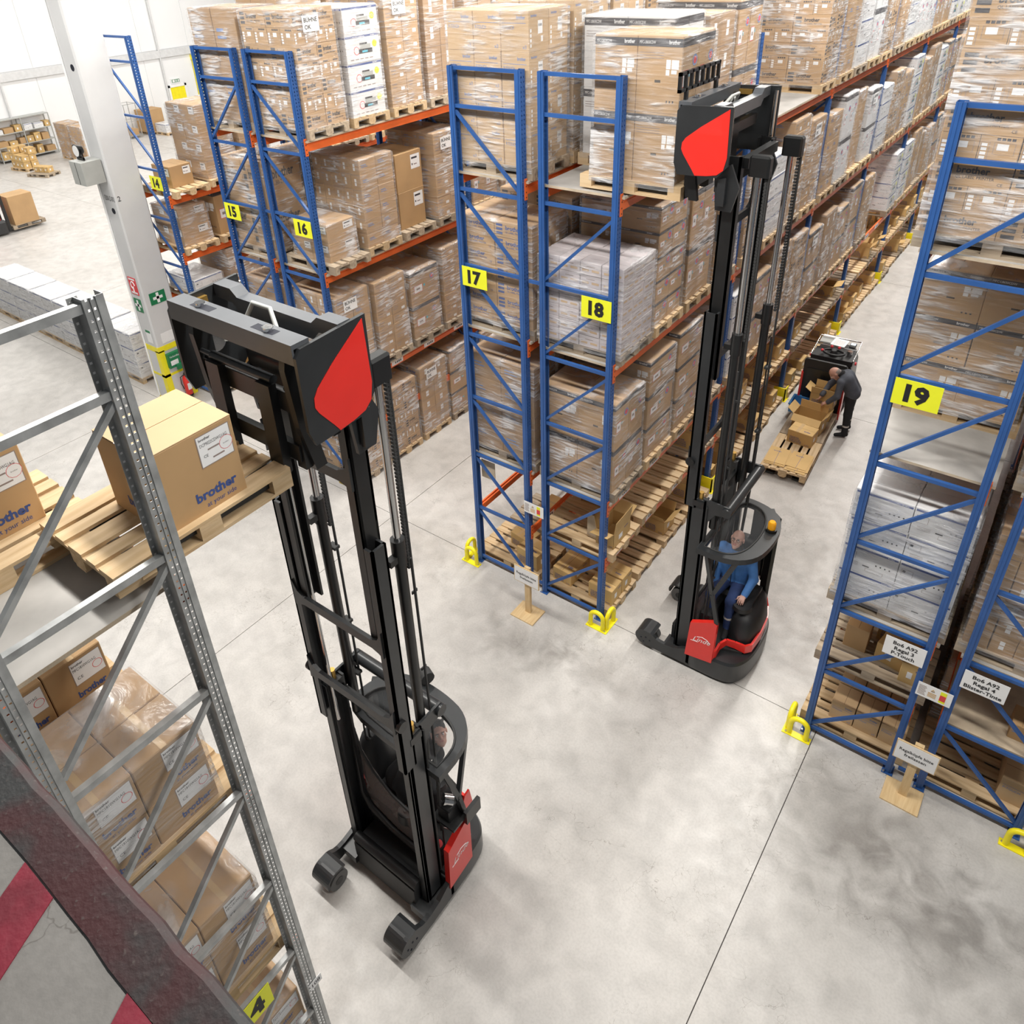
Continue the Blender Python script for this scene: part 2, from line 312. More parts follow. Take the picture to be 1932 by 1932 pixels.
def cross_y(mb): 
    y = CY0-.012; mb.box(CX0+.20, y, 2.23, CX0+.26, y+.002, 2.47, 1).box(CX0+.12, y, 2.32, CX0+.34, y+.002, 2.38, 1)
plate('first_aid_sign', CX0+.10, CY0-.01, 2.2, CX0+.36, CY0-.001, 2.5, [M['green'], M['white']], cross_y, 'green first aid cross sign below the red fire hose sign', 'sign')
def cross_x(mb):
    x = CX1+.01; mb.box(x, CY0+.28, 2.37, x+.002, CY0+.34, 2.59, 1).box(x, CY0+.20, 2.45, x+.002, CY0+.42, 2.51, 1)
plate('first_aid_sign', CX1+.001, CY0+.13, 2.35, CX1+.01, CY0+.49, 2.61, [M['green'], M['white']], cross_x, 'green first aid cross sign on the wide column side', 'sign')
plate('notice', CX1+.001, CY0+.15, 1.45, CX1+.006, CY0+.48, 1.68, [M['white'], M['inklight']], lambda mb: None, 'blank white sheet taped above the yellow column marking', 'notice')
plate('notice', CX0+.2, CY0-.006, 1.48, CX0+.38, CY0-.001, 1.78, [M['white'], M['green']], lambda mb: mb.box(CX0+.2, CY0-.008, 1.72, CX0+.38, CY0-.006, 1.78, 1), 'white sheet with green top line on the narrow column side', 'notice')
def fab(mb):
    x = CX1+.09; mb.text('Verbandkasten', (x+.002, CY0+.16, 1.10), (0,1,0), (0,0,1), .045, 1, wmax=.3); mb.box(x, CY0+.16, .92, x+.002, CY0+.34, 1.03, 1)
plate('first_aid_box', CX1+.001, CY0+.12, .86, CX1+.09, CY0+.52, 1.2, [M['green'], M['white']], fab, 'green first aid box mounted in the yellow frame', 'first aid box')
plate('first_aid_refill', CX1+.091, CY0+.26, .79, CX1+.14, CY0+.53, .92, [M['green'], M['white']], lambda mb: None, 'small dark green box hung under the first aid box', 'box')
fe = empty('fire_extinguisher', (CX1+.09, CY0+.40, .08), label='red fire extinguisher hanging low on the column', cat='extinguisher')
MB().tube([(0,0,0),(0,0,.03),(0,0,.42),(0,0,.47),(0,0,.5)], [.06,.08,.08,.06,.03], 14).build('cylinder', M['red'], fe)
MB().box(.079, -.045, .16, .083, .045, .32).build('instruction_label', M['white'], fe)
MB().box(-.03,-.02,.5,.03,.02,.55).bar((-.02,0,.56),(.1,0,.6),.02,.015).build('valve', M['black'], fe)
MB().tube([(0,-.03,.52),(0,-.12,.5),(.02,-.14,.35),(.02,-.11,.2)], .012, 6).build('hose', M['rubber'], fe)
MB().tube([(0,0,-.01),(0,0,.03)], .082, 14).build('foot_ring', M['black'], fe)
cb = empty('floodlight_cabinet', (CX0-.02, CY0-.42, 5.0), label='grey steel cabinet with floodlight high on the white column', cat='cabinet')
MB().bbox(0, 0, 0, .44, .40, .44, .006).build('cabinet', M['steelgrey'], cb)
MB().box(.215, -.004, .01, .225, 0, .43).build('door_gap', M['black'], cb)
fa = MB(); fa.tube([(.20,.10,.62),(.20,.22,.62)], [.12,.07], 16, 0); fa.cyl((.20,.095,.62),(.20,.10,.62),.105,16,1); fa.box(.08,.14,.44,.32,.17,.49,0); fa.bar((.09,.15,.46),(.09,.15,.66),.02,.02,mi=0); fa.bar((.31,.15,.46),(.31,.15,.66),.02,.02,mi=0)
fa.build('floodlight', [M['truckblack'], M['white']], cb)
fa = MB(); fa.tube([(.02,.18,.60),(.10,.26,.62)], [.11,.06], 14, 0); fa.box(-.02,.2,.44,.1,.23,.56,0); fa.build('floodlight', M['truckblack'], cb)
# mezzanine the photographer stands on
MZ = 7.0
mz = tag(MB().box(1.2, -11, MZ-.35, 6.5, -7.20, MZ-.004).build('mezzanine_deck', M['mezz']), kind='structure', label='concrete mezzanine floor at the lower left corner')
def wornsteel():
    m, t, b = nt('worn_red_edge_steel'); N = t.nodes; L = t.links
    ge = N.new('ShaderNodeNewGeometry'); n = N.new('ShaderNodeTexNoise'); n.inputs['Scale'].default_value = 4.5; n.inputs['Detail'].default_value = 9; n.inputs['Distortion'].default_value = .7; L.new(ge.outputs['Position'], n.inputs['Vector'])
    r = N.new('ShaderNodeValToRGB'); e = r.color_ramp.elements; e[0].position = .38; e[0].color = (.026, .027, .028, 1); e[1].position = .66; e[1].color = (.044, .0065, .0085, 1)
    x = e.new(.47); x.color = (.033, .017, .018, 1); y = e.new(.54); y.color = (.040, .010, .012, 1); L.new(n.outputs['Fac'], r.inputs[0])
    n2 = N.new('ShaderNodeTexNoise'); n2.inputs['Scale'].default_value = 60; n2.inputs['Detail'].default_value = 4; L.new(ge.outputs['Position'], n2.inputs['Vector'])
    r2 = N.new('ShaderNodeValToRGB'); r2.color_ramp.elements[0].position = .62; r2.color_ramp.elements[1].position = .75; L.new(n2.outputs['Fac'], r2.inputs[0])
    mx = N.new('ShaderNodeMix'); mx.data_type = 'RGBA'; L.new(r2.outputs[0], mx.inputs[0]); L.new(r.outputs[0], mx.inputs[6]); mx.inputs[7].default_value = (.08, .062, .058, 1); L.new(mx.outputs[2], b.inputs['Base Color'])
    b.inputs['Roughness'].default_value = .62; bp = N.new('ShaderNodeBump'); bp.inputs['Strength'].default_value = .5; bp.inputs['Distance'].default_value = .004; L.new(n2.outputs['Fac'], bp.inputs['Height']); L.new(bp.outputs[0], b.inputs['Normal']); return m
ed = MB(); prof = [(-7.212, MZ), (-7.115, MZ), (-7.098, MZ-.012), (-7.092, MZ-.03), (-7.092, MZ-.30), (-7.212, MZ-.30)]
rs = random.Random(3); n = 60; V = []; F = []
for i in range(n+1):
    x = 1.2 + 5.3*i/n; j = rs.uniform(-.004, .004); k = rs.uniform(-.003, .003)
    V += [(x, y + (j if 0 < a < 4 else k if a in (0,5) else 0), z) for a, (y, z) in enumerate(prof)]
for i in range(n): F += [(i*6+a, i*6+(a+1) % 6, (i+1)*6+(a+1) % 6, (i+1)*6+a) for a in range(6)]
ed.add(V, [f[::-1] for f in F], 0); ed.build('trim_edge', wornsteel(), kind='structure', label='worn dark red steel edge of the mezzanine floor')
M['redfloor'] = mat('faded_red_floor_paint', (.21, .014, .032), .6, var=.3, scale=9, bump=.2)
for i, (xa, xb, sk) in enumerate(((2.43, 2.56, .06), (2.86, 2.99, .06), (3.3, 3.43, .06), (2.0, 2.13, .06))):
    MB().prism([(xa, -7.214), (xb, -7.214), (xb+sk*3, -7.6), (xa+sk*3, -7.6)], MZ-.004, MZ-.001).build('floor_stripe', M['redfloor'], mz)
# ---------------------------------------------------------------- blue pallet racks
H = 7.52; BAY = 3.7613
LV = {'std': (1.09, 2.09, 4.18, 6.27)}
def post_mesh(sgn, mname, m, holes=True, hh=H):
    """upright: outer (aisle) face at x=0 with two rows of punched holes, channel open towards -x*sgn"""
    b = MB(); D = .075; W = .10
    def bx(x0, y0, z0, x1, y1, z1):
        if sgn < 0: x0, x1 = -x1, -x0
        b.box(x0, y0, z0, x1, y1, z1)
    bx(-D, 0, 0, 0, .003, hh); bx(-D, W-.003, 0, 0, W, hh)              # flanks
    bx(-D, .003, 0, -D+.003, .022, hh); bx(-D, W-.022, 0, -D+.003, W-.003, hh)   # lips
    bx(-.045, -.006, 0, -.02, .0, hh)                                   # rolled rib on the flank
    if holes:
        for y0, y1 in ((.003, .018), (.034, .066), (.082, .097)): bx(-.003, y0, 0, 0, y1, hh)
        z = 0
        while z < hh:
            for y0, y1 in ((.018, .034), (.066, .082)): bx(-.003, y0, z, 0, y1, min(hh, z+.030))
            z += .05
    else: bx(-.003, .003, 0, 0, .097, hh)
    return b.mesh(mname, m)
PR, PL = post_mesh(1, 'post', M['blue']), post_mesh(-1, 'post', M['blue'])
foot = MB().box(-.10, -.03, 0, .02, .13, .008, 0); foot.cyl((-.08, -.012, .008), (-.08, -.012, .03), .012, 8, 1).cyl((0.0, .115, .008), (0.0, .115, .03), .012, 8, 1)
foot = foot.mesh('base_plate', [M['blue'], M['zinc']])
def beam_mesh(L_, m):
    b = MB()                                                           # profile in (x, z): stepped box beam, outer face x=0
    b.prism([(-.05, -.13), (0, -.13), (0, -.05), (-.006, -.045), (-.006, -.038), (0, -.033), (0, 0), (-.022, 0), (-.022, -.028), (-.05, -.028)], .0, L_, 'y')
    return b.mesh('beam', m)
BM = beam_mesh(BAY-.10, M['orange']); BMB = {}
cm = MB(); cm.box(-.004, 0, -.19, .006, .05, .06, 0)
for z in (-.16, -.10, -.03, .03): cm.box(.006, .018, z-.008, .0075, .032, z+.008, 1)
CONN = cm.mesh('beam_connector', [M['orange'], M['hole']])
labm = MB().box(0, 0, 0, .002, .30, .085, 0)
for k in range(4): labm.box(.002, .09+.045*k, .022, .003, .115+.045*k, .062, 1)
LABM = labm.mesh('location_label', [M['white'], M['ink']])
DECKM = [M['deckgrey'], M['chip']]
dk = MB(); dk.box(0, 0, -.028, 1.09, 1.21, 0, 1); dk.box(.001, .001, 0, 1.089, 1.209, .001, 0); DECK = dk.mesh('deck_board', DECKM)
def rack(no, xL, xR, y0, nb, label, levels=LV['std'], diag=1, dzs=range(7), front=True, deckz=(2.09, 4.18, 6.27), labels_from=2.2, name='pallet_rack'):
    r = empty(name, (xL, y0, 0), label=label, cat='rack', group='blue and orange pallet racks')
    FDp = xR - xL
    for k in range(nb+1):
        y = k*BAY
        for px, pm in ((FDp, PR), (0, PL)):
            link('post', pm, r, (px, y, 0))
            if k < 3: link('base_plate', foot, r, (px if px else .08, y, 0))
        if k < 3:
            for z in (.1, 1.1, 2.1, 3.1, 4.1, 5.1, 6.1, 7.08, 7.5):
                MB().box(.05, y+.02, z-.022, FDp-.05, y+.06, z+.018).build('brace', M['blue'], r)
            for n_ in dzs:
                a, b_ = ((.06, n_+.15), (FDp-.06, n_+1.04)) if diag > 0 else ((.06, n_+1.04), (FDp-.06, n_+.16))
                if n_ == 6: a, b_ = (a[0], min(a[1], 7.02)), (b_[0], min(b_[1], 7.02))
                MB().bar((a[0], y+.04, a[1]), (b_[0], y+.04, b_[1]), .035, .035, (0,1,0)).build('brace', M['blue'], r)
    for k in range(nb):
        for z in levels:
            bm = link('beam', BM, r, (FDp+.002, k*BAY+.10, z))
            link('beam_connector', CONN, bm, (.002, -.052, 0))
            link('beam_connector', CONN, bm, (.002, BAY-.10, 0))
            if z < labels_from:
                for q in range(4): link('location_label', LABM, bm, (.001, .28+.9*q, -.108))
            bk = link('beam', BM, r, (-.002, (k+1)*BAY, z), math.pi)
        for z in deckz:
            if k < 3 or z > 6:
                for q in range(3): link('deck_board', DECK, r, (-.02, k*BAY+.07+1.215*q, z+.03))
    return r
x18, x17R, x17L = 0.0, -1.254, -2.282
RK = {}
RK[18] = rack(18, -1.028, 0, 0, 12, 'long blue and orange pallet rack ending in the frame signed eighteen', diag=1, dzs=range(6), labels_from=3)
RK[17] = rack(17, x17L, x17R, 0, 4, 'blue and orange pallet rack behind the frame signed seventeen', diag=-1)
RK[16] = rack(16, -6.364, -5.336, .22, 4, 'blue and orange pallet rack ending in the frame signed sixteen', diag=-1, labels_from=3)
RK[15] = rack(15, -7.62, -6.592, .22, 3, 'blue and orange pallet rack behind the frame signed fifteen', diag=1)
RK[14] = rack(14, -11.43, -10.4, .80, 4, 'blue and orange pallet rack with sign fourteen beside the white column', levels=(1.09, 2.3, 3.36, 4.55), deckz=(), diag=-1)
RK[19] = rack(19, 2.963, 3.991, -.127, 3, 'blue and orange pallet rack at right ending in the frame signed nineteen', diag=1)
RK[20] = rack(20, 4.252, 5.28, -.127, 2, 'rightmost blue pallet rack cut by the picture edge', diag=-1)
# row spacers between back-to-back frames
for xa, xb, y in ((-1.254, -1.028, 0), (3.991, 4.252, -.127), (-6.592, -6.364, .22)):
    for z in (.12, 5.08):
        pr = RK[18] if xa > -2 and xa < 0 else RK[19] if xa > 0 else RK[16]
        o = MB().box(xa+.05, y+.03, z-.02, xb-.01, y+.06, z+.02).build('row_spacer', M['blue'])
        o.parent = pr; o.location = tuple(-c for c in pr.location)
# number signs
def numsign(n, x, y, z, lab, ax='x', w_=.40, h_=.27):
    b = MB()
    if ax == 'x':
        b.box(x, y-.004, z, x+w_, y, z+h_, 0); b.text(str(n), (x+w_/2, y-.006, z+.055), (1,0,0), (0,0,1), .165, 1, center=True, bold=.05)
    else:
        b.box(x, y, z, x+.004, y+w_, z+h_, 0); b.text(str(n), (x+.006, y+w_/2, z+.055), (0,1,0), (0,0,1), .165, 1, center=True, bold=.05)
    return b.build('number_sign', [M['signyellow'], M['black']], label=lab, cat='sign', group='yellow rack number signs')
numsign(17, -2.225, -.012, 4.83, 'yellow sign with black number seventeen on blue rack frame')
numsign(18, -.42, -.012, 4.82, 'yellow sign with black number eighteen on blue rack frame')
numsign(19, 3.025, -.14, 4.835, 'large yellow sign with black number nineteen at right')
numsign(16, -5.80, .205, 4.82, 'yellow sign with black number sixteen on blue rack frame')
numsign(15, -7.57, .205, 4.82, 'yellow sign with black number fifteen on blue rack frame')
numsign(14, -10.82, .795, 4.72, 'yellow sign with black number fourteen beside the white column')
# ---------------------------------------------------------------- pallets
def pallet_parts():
    P = []
    for k, (w_, yc) in enumerate(((.145, -.3275), (.10, -.17), (.145, 0), (.10, .17), (.145, .3275))):
        P.append(('board', (0, yc, .133), (1.2, w_, .022)))
    for xc in (-.5275, 0, .5275): P.append(('cross_board', (xc, 0, .111), (.145, .8, .022)))
    for yc in (-.35, 0, .35):
        for xc in (-.5275, 0, .5275): P.append(('block', (xc, yc, .061), (.145, .10 if yc else .145, .078)))
        P.append(('runner', (0, yc, .011), (1.2, .10, .022)))
    return P
PPARTS = pallet_parts(); PMESH = {}
def pmesh(dim, m, mn):
    k = (dim, mn)
    if k not in PMESH:
        a, b, c = dim; PMESH[k] = MB().box(-a/2, -b/2, -c/2, a/2, b/2, c/2).mesh('board', m)
    return PMESH[k]
def pallet(loc, rz=0, worn=False, label=None, parent=None, group=None):
    """EUR pallet, boards running along local x, origin at its centre on the ground, every board its own part"""
    p = empty('pallet', loc, rz, label, 'pallet' if label else None, group, parent); m, mn = (M['wood2'], 2) if worn else (M['wood'], 1)
    for n_, c, d in PPARTS: link(n_, pmesh(d, m, mn), p, c)
    return p
pj = {}
def pallet_joined(worn):
    if worn not in pj:
        b = MB()
        for n_, c, d in PPARTS: b.box(c[0]-d[0]/2, c[1]-d[1]/2, c[2]-d[2]/2, c[0]+d[0]/2, c[1]+d[1]/2, c[2]+d[2]/2)
        pj[worn] = b.mesh('pallet', M['wood2'] if worn else M['wood'])
    return pj[worn]
# ---------------------------------------------------------------- cartons with their print
MATS = ['card', 'card2', 'card3', 'card4', 'wbox', 'ink', 'inkblue', 'inklight', 'inkpblue', 'white', 'redlabel', 'cyan', 'tape', 'seamline', 'signyellow', 'steelgrey', 'truckgrey', 'lav']
MI = {n_: i for i, n_ in enumerate(MATS)}; MLIST = [M[n_] for n_ in MATS]
class Face:
    """draws flat print on one face of a carton in fractions of its width and height"""
    def __init__(s, mb, o, u, v, W, Hh): s.mb, s.o, s.u, s.v, s.W, s.H = mb, Vector(o), Vector(u), Vector(v), W, Hh; s.n = s.u.cross(s.v)*.0012
    def P(s, a, b, k=1): return s.o + s.u*(a*s.W) + s.v*(b*s.H) + s.n*k
    def rect(s, a0, b0, a1, b1, m, k=1): s.mb.add([s.P(a0,b0,k), s.P(a1,b0,k), s.P(a1,b1,k), s.P(a0,b1,k)], [(0,1,2,3)], MI[m])
    def frame(s, a0, b0, a1, b1, m, t=.008):
        s.rect(a0,b0,a1,b0+t,m); s.rect(a0,b1-t,a1,b1,m); s.rect(a0,b0,a0+t,b1,m); s.rect(a1-t,b0,a1,b1,m)
    def text(s, st, a, b, h, m, wmax=None, bold=.0, k=1.4, shear=0): s.mb.text(st, s.P(a,b,k), s.u, s.v, h*s.H, MI[m], wmax*s.W if wmax else None, bold=bold, shear=shear)
    def disc(s, a, b, r, m, k=1): s.mb.add([s.P(a,b,k) + s.u*(r*math.cos(i*.5236)) + s.v*(r*math.sin(i*.5236)) for i in range(12)], [tuple(range(12))], MI[m])
def d_ql(f, c='ink'):
    for k in range(3): f.rect(.05, .16+.26*k, .22, .32+.26*k, c)
    f.text('brother', .30, .50, .26, c, .42, .03); f.text('QL LABEL PRINTER', .30, .30, .11, c, .56); f.text('CE', .84, .12, .11, c)
def d_qlicon(f, c='ink'):
    for q in (0, .5):
        for k in range(4): f.rect(q+.03, .10+.16*k, q+.10, .21+.16*k, 'white'); 
        f.frame(q+.02, .08, q+.13, .74, 'inklight', .006); f.frame(q+.18, .30, q+.44, .74, 'inklight', .006); f.rect(q+.22, .46, q+.36, .70, 'white')
        for k in range(4): f.rect(q+.20+.06*k, .82, q+.245+.06*k, .92, c)
    f.rect(.495, 0, .502, 1, 'seamline')
def d_ptouch(f):
    f.text('brother', .58, .80, .09, 'inkpblue', .3, .02); f.rect(.06, .70, .90, .712, 'inkpblue'); f.text('P-TOUCH', .08, .55, .09, 'inkpblue', .4); f.text('x3', .78, .09, .09, 'inkpblue')
def d_ptside(f):
    f.text('brother', .1, .84, .07, 'inkpblue', .3, .02); f.rect(.45, .42, .68, .74, 'white'); f.rect(.60, .22, .70, .36, 'white')
    for k in range(3): f.rect(.49+.06*k, .60, .52+.06*k, .66, 'ink', 1.6)
    for k in range(4): f.rect(.06, .12+.12*k, .13, .20+.12*k, 'white')
def d_band(f, c='ink', t1='MFC-L8650CDW'):
    f.rect(0, .86, 1, .965, c); f.text('brother', .70, .895, .05, 'white', .24, .02, 1.8); f.text(t1, .04, .895, .04, 'white', .36, 0, 1.8)
    for k in range(3): f.rect(.05, .78-.035*k, .60, .788-.035*k, 'inklight')
    f.rect(.66, .58, .76, .70, 'white'); f.rect(.78, .58, .94, .70, 'white'); f.rect(.66, .50, .74, .57, 'white'); f.rect(.78, .52, .90, .57, 'white')
    f.rect(.42, .40, .55, .435, 'seamline')
    for a in (.70, .77, .84): f.rect(a, .14, a+.03, .17, 'ink')
def d_bandside(f, c='ink'):
    f.rect(0, .86, 1, .965, c); f.rect(.12, .34, .42, .56, 'redlabel'); f.rect(.13, .35, .41, .55, 'white', 1.5); f.rect(.2, .42, .33, .48, 'inklight', 2); f.disc(.78, .66, .055, 'inkpblue'); f.disc(.78, .66, .035, 'redlabel', 1.5)
    f.rect(.46, .46, .52, .52, 'cyan')
def d_wprn(f):
    f.rect(0, .88, 1, .955, 'inkblue'); f.text('brother', .74, .895, .05, 'white', .2, .02, 1.6)
    f.disc(.30, .42, .06, 'redlabel'); f.disc(.30, .42, .05, 'wbox', 1.4)
    f.rect(.36, .30, .76, .46, 'truckgrey', 1.5); f.rect(.40, .46, .72, .62, 'steelgrey', 1.5); f.rect(.40, .62, .62, .68, 'truckgrey', 1.5); f.rect(.46, .33, .62, .40, 'cyan', 1.8); f.disc(.84, .60, .05, 'signyellow', 1.6)
    for k in range(5): f.rect(.10+.14*k, .10, .20+.14*k, .13, 'inklight')
def d_wblue(f):
    f.rect(.02, .87, .98, .94, 'inkblue'); f.text('brother', .80, .885, .04, 'white', .16, .02, 1.6)
    f.frame(.05, .50, .25, .74, 'inklight', .006); f.rect(.07, .62, .12, .70, 'truckgrey', 1.5); f.rect(.40, .30, .52, .34, 'truckgrey')
    f.frame(.46, .14, .78, .26, 'inklight', .006)
    for a in (.62, .70, .78, .86): f.rect(a, .44, a+.025, .49, 'truckgrey')
    for k in range(3): f.rect(.10, .36-.05*k, .32, .37-.05*k, 'inklight')
def d_dlab(f):
    f.rect(.36, .28, .56, .48, 'white'); f.rect(.36, .52, .56, .74, 'white'); f.rect(.0, .985, 1, 1, 'inklight')
def d_faint(f):
    f.rect(.12, .60, .42, .66, 'inkpblue'); f.rect(.12, .48, .50, .53, 'inkpblue')
def d_olab(f):
    f.rect(.62, .16, .84, .42, 'white'); f.text('brother', .1, .62, .14, 'inklight', .3, .02); f.rect(.1, .40, .34, .46, 'inklight')
def d_biglab(f):
    f.rect(.58, .52, .94, .90, 'white'); f.frame(.58, .52, .94, .90, 'inklight', .008); f.rect(.62, .78, .84, .83, 'ink', 1.5); f.rect(.62, .62, .66, .67, 'ink', 1.5); f.rect(.70, .62, .82, .65, 'inklight', 1.5)
def d_pick(f):
    for k, s_ in enumerate(('COLOR INK', 'CARTOUCHE', 'ENCRE COULEUR', 'TINTA EN COLOR')): f.text(s_, .10, .46-.12*k, .085, 'inkblue', .5, .02)
    f.text('brother', .74, .10, .07, 'inkblue', .2, .02)
def d_picklab(f): f.rect(.30, .30, .52, .62, 'white'); f.text('brother', .62, .72, .10, 'inkblue', .3, .02)
def d_side(f):                    # lid print and mark of the large promotional carton
    f.rect(.55, .545, .955, .945, 'inklight'); f.rect(.56, .555, .945, .935, 'white', 1.5)
    f.text('brother', .58, .875, .032, 'ink', .16, .02, 2); f.text('DCP9022CDWG1AG', .58, .80, .04, 'ink', .33, 0, 2); f.text('CE', .60, .66, .035, 'ink', None, 0, 2)
    f.rect(.66, .73, .80, .75, 'inklight', 2); f.rect(.70, .61, .84, .63, 'inklight', 2)
    f.disc(.88, .72, .045, 'redlabel', 1.8); f.disc(.88, .72, .042, 'white', 2.0); f.text('brother', .845, .71, .018, 'ink', .07, 0, 2.2)
    f.text('brother', .40, .17, .115, 'inkblue', .50, .035); f.text('at your side', .50, .06, .062, 'inkblue', .37)
BOX = {}
def cartonmesh(kind, w_, d, h):
    key = (kind, round(w_, 3), round(d, 3), round(h, 3))
    if key in BOX: return BOX[key]
    base = {'ql': 'card', 'qlblue': 'card', 'ptouch': 'card2', 'band': 'card', 'bandw': 'wbox', 'wprn': 'wbox', 'wblue': 'wbox', 'dlab': 'card', 'olab': 'card', 'plain': 'card', 'brown': 'card3',
            'biglab': 'card', 'pick': 'card4', 'side': 'card', 'qlicon': 'card', 'lav': 'lav', 'honey': 'card4', 'bb': 'card'}[kind]
    b = MB(); g_ = .003; b.bbox(g_, g_, 0, w_-g_, d-g_, h-.002, .005, MI[base])
    fr = Face(b, (g_, g_, 0), (1,0,0), (0,0,1), w_-2*g_, h); sd = Face(b, (w_-g_, g_, 0), (0,1,0), (0,0,1), d-2*g_, h)
    tp = Face(b, (g_, g_, h-.002), (1,0,0), (0,1,0), w_-2*g_, d-2*g_)
    tp.rect(.03, .495, .97, .505, 'seamline') if w_ >= d else tp.rect(.495, .03, .505, .97, 'seamline')
    if kind == 'ql': d_ql(fr); d_ql(sd)
    elif kind == 'qlicon': d_qlicon(fr); d_qlicon(sd)
    elif kind == 'qlblue': d_ql(fr, 'inkblue'); d_dlab(sd)
    elif kind == 'ptouch': d_ptouch(fr); d_ptside(sd)
    elif kind == 'band': d_band(fr); d_bandside(sd)
    elif kind == 'bandw': d_band(fr); d_bandside(sd)
    elif kind == 'wprn': d_wblue(fr); d_wprn(sd)
    elif kind == 'wblue': d_wblue(fr); d_wblue(sd)
    elif kind == 'dlab': d_dlab(fr); d_faint(sd)
    elif kind == 'olab': d_faint(fr); d_olab(sd)
    elif kind == 'biglab': d_biglab(fr); d_biglab(sd)
    elif kind == 'brown': d_faint(fr); d_dlab(sd)
    elif kind == 'pick': d_pick(fr); d_picklab(sd); tp.rect(.30, .0, .44, 1, 'tape'); tp.text('brother', .6, .2, .12, 'inkblue', .25, .02)
    elif kind == 'honey': d_picklab(fr); d_picklab(sd); tp.rect(.0, .42, 1, .56, 'tape')
    elif kind == 'side': pass
    elif kind == 'bb':
        fr.text('brother', .30, .60, .2, 'ink', .5, .03); fr.text('BB-2100', .30, .45, .09, 'ink', .3)
        sd.text('brother', .22, .60, .2, 'ink', .6, .03); sd.text('BB-2100', .3, .45, .09, 'ink', .3)
        for k in range(4): fr.rect(.06, .10+.22*k, .2, .24+.22*k, 'ink'); sd.rect(.02, .10+.22*k, .12, .24+.22*k, 'ink')
    elif kind == 'lav':
        for f in (fr, sd):
            f.rect(.0, .0, 1, .02, 'inklight'); f.rect(.3, .64, .7, .70, 'inklight'); f.rect(.1, .28, .42, .46, 'card2'); f.rect(.56, .28, .9, .46, 'card2')
    BOX[key] = b.mesh('carton', MLIST); return BOX[key]
WR = {}
def wrapmesh(w_, d, h):
    k = (round(w_, 2), round(d, 2), round(h, 2))
    if k not in WR:
        b = MB(); e = .009; q = .02
        R0 = [(-e-.01,-e-.01,-.06), (w_+e+.01,-e-.01,-.06), (w_+e+.01,d+e+.01,-.06), (-e-.01,d+e+.01,-.06)]
        R1 = [(-e,-e,h*.5),(w_+e,-e,h*.5),(w_+e,d+e,h*.5),(-e,d+e,h*.5)]; R2 = [(-e,-e,h-q),(w_+e,-e,h-q),(w_+e,d+e,h-q),(-e,d+e,h-q)]; R3 = [(q,q,h+e),(w_-q,q,h+e),(w_-q,d-q,h+e),(q,d-q,h+e)]
        V = R0+R1+R2+R3; F = [(a*4+k2, a*4+(k2+1)%4, a*4+4+(k2+1)%4, a*4+4+k2) for a in range(3) for k2 in range(4)] + [(12,13,14,15)]
        b.add(V, F, 0, False); WR[k] = b.mesh('stretch_wrap', M['wrap'])
    return WR[k]
SHEET = None
def sheetmesh():
    global SHEET
    if SHEET is None:
        b = MB().box(0, 0, 0, .30, .002, .21, 0); b.text('BÜHNE', (.03, -.001, .125), (1,0,0), (0,0,1), .055, 1, wmax=.24, bold=.015); b.text('OK', (.03, -.001, .035), (1,0,0), (0,0,1), .055, 1, bold=.015)
        SHEET = b.mesh('approval_sheet', [M['white'], M['black']])
    return SHEET
KDESC = {'ql': 'tan label printer cartons', 'qlblue': 'tan cartons with blue blocks', 'ptouch': 'pale tan cartons with blue print', 'band': 'tan cartons with dark top bands', 'bandw': 'white cartons with dark bands',
         'wprn': 'white printer cartons', 'wblue': 'white cartons with blue bands', 'dlab': 'tan cartons with white labels', 'olab': 'tan cartons in many tiers', 'plain': 'plain tan cartons', 'brown': 'brown cartons',
         'biglab': 'large tan cartons with white labels', 'lav': 'pale small packets', 'honey': 'yellowish cartons', 'bb': 'large dark-printed cartons'}
def load(kind, x, y, z, n, size, label, wrap=True, worn=False, sheet=None, rz=0, name='pallet_load', jit=.004, full=False, pal=True, dxy=(0, 0)):
    """goods on one pallet; (x, y, z) is the pallet corner with the lowest x and y; n boxes and overall size of the goods"""
    X, Y, Z = size; nx, ny, nz = n; rr = random.Random(hash((round(x, 2), round(y, 2), round(z, 2))) & 0xffff)
    t = empty(name, (x, y, z), rz, label, 'pallet load', 'loaded pallets')
    if pal: link('pallet', pallet_joined(worn), t, (.6, .4, 0))
    z0 = .144 if pal else 0; ox, oy = .6 - X/2 + dxy[0], .4 - Y/2 + dxy[1]; w_, d, h = X/nx, Y/ny, Z/nz
    for k in range(nz):
        kk = 'qlicon' if kind == 'ql' and k % 2 == (nz % 2) else kind
        for i in range(nx):
            for j in range(ny):
                if not (full or i == nx-1 or j == 0 or k == nz-1): continue
                link('carton', cartonmesh(kk, w_, d, h), t, (ox+i*w_+rr.uniform(-jit, jit), oy+j*d+rr.uniform(-jit, jit), z0+k*h))
    if wrap: link('stretch_wrap', wrapmesh(X+.012, Y+.012, Z), t, (ox-.006, oy-.006, z0))
    if sheet:
        if sheet == 'x': s_ = link('approval_sheet', sheetmesh(), t, (ox+X+.02, oy+.22*Y, z0+Z-.30), math.pi/2)
        else: s_ = link('approval_sheet', sheetmesh(), t, (ox+.6*X, oy-.02, z0+Z-.30))
    return t
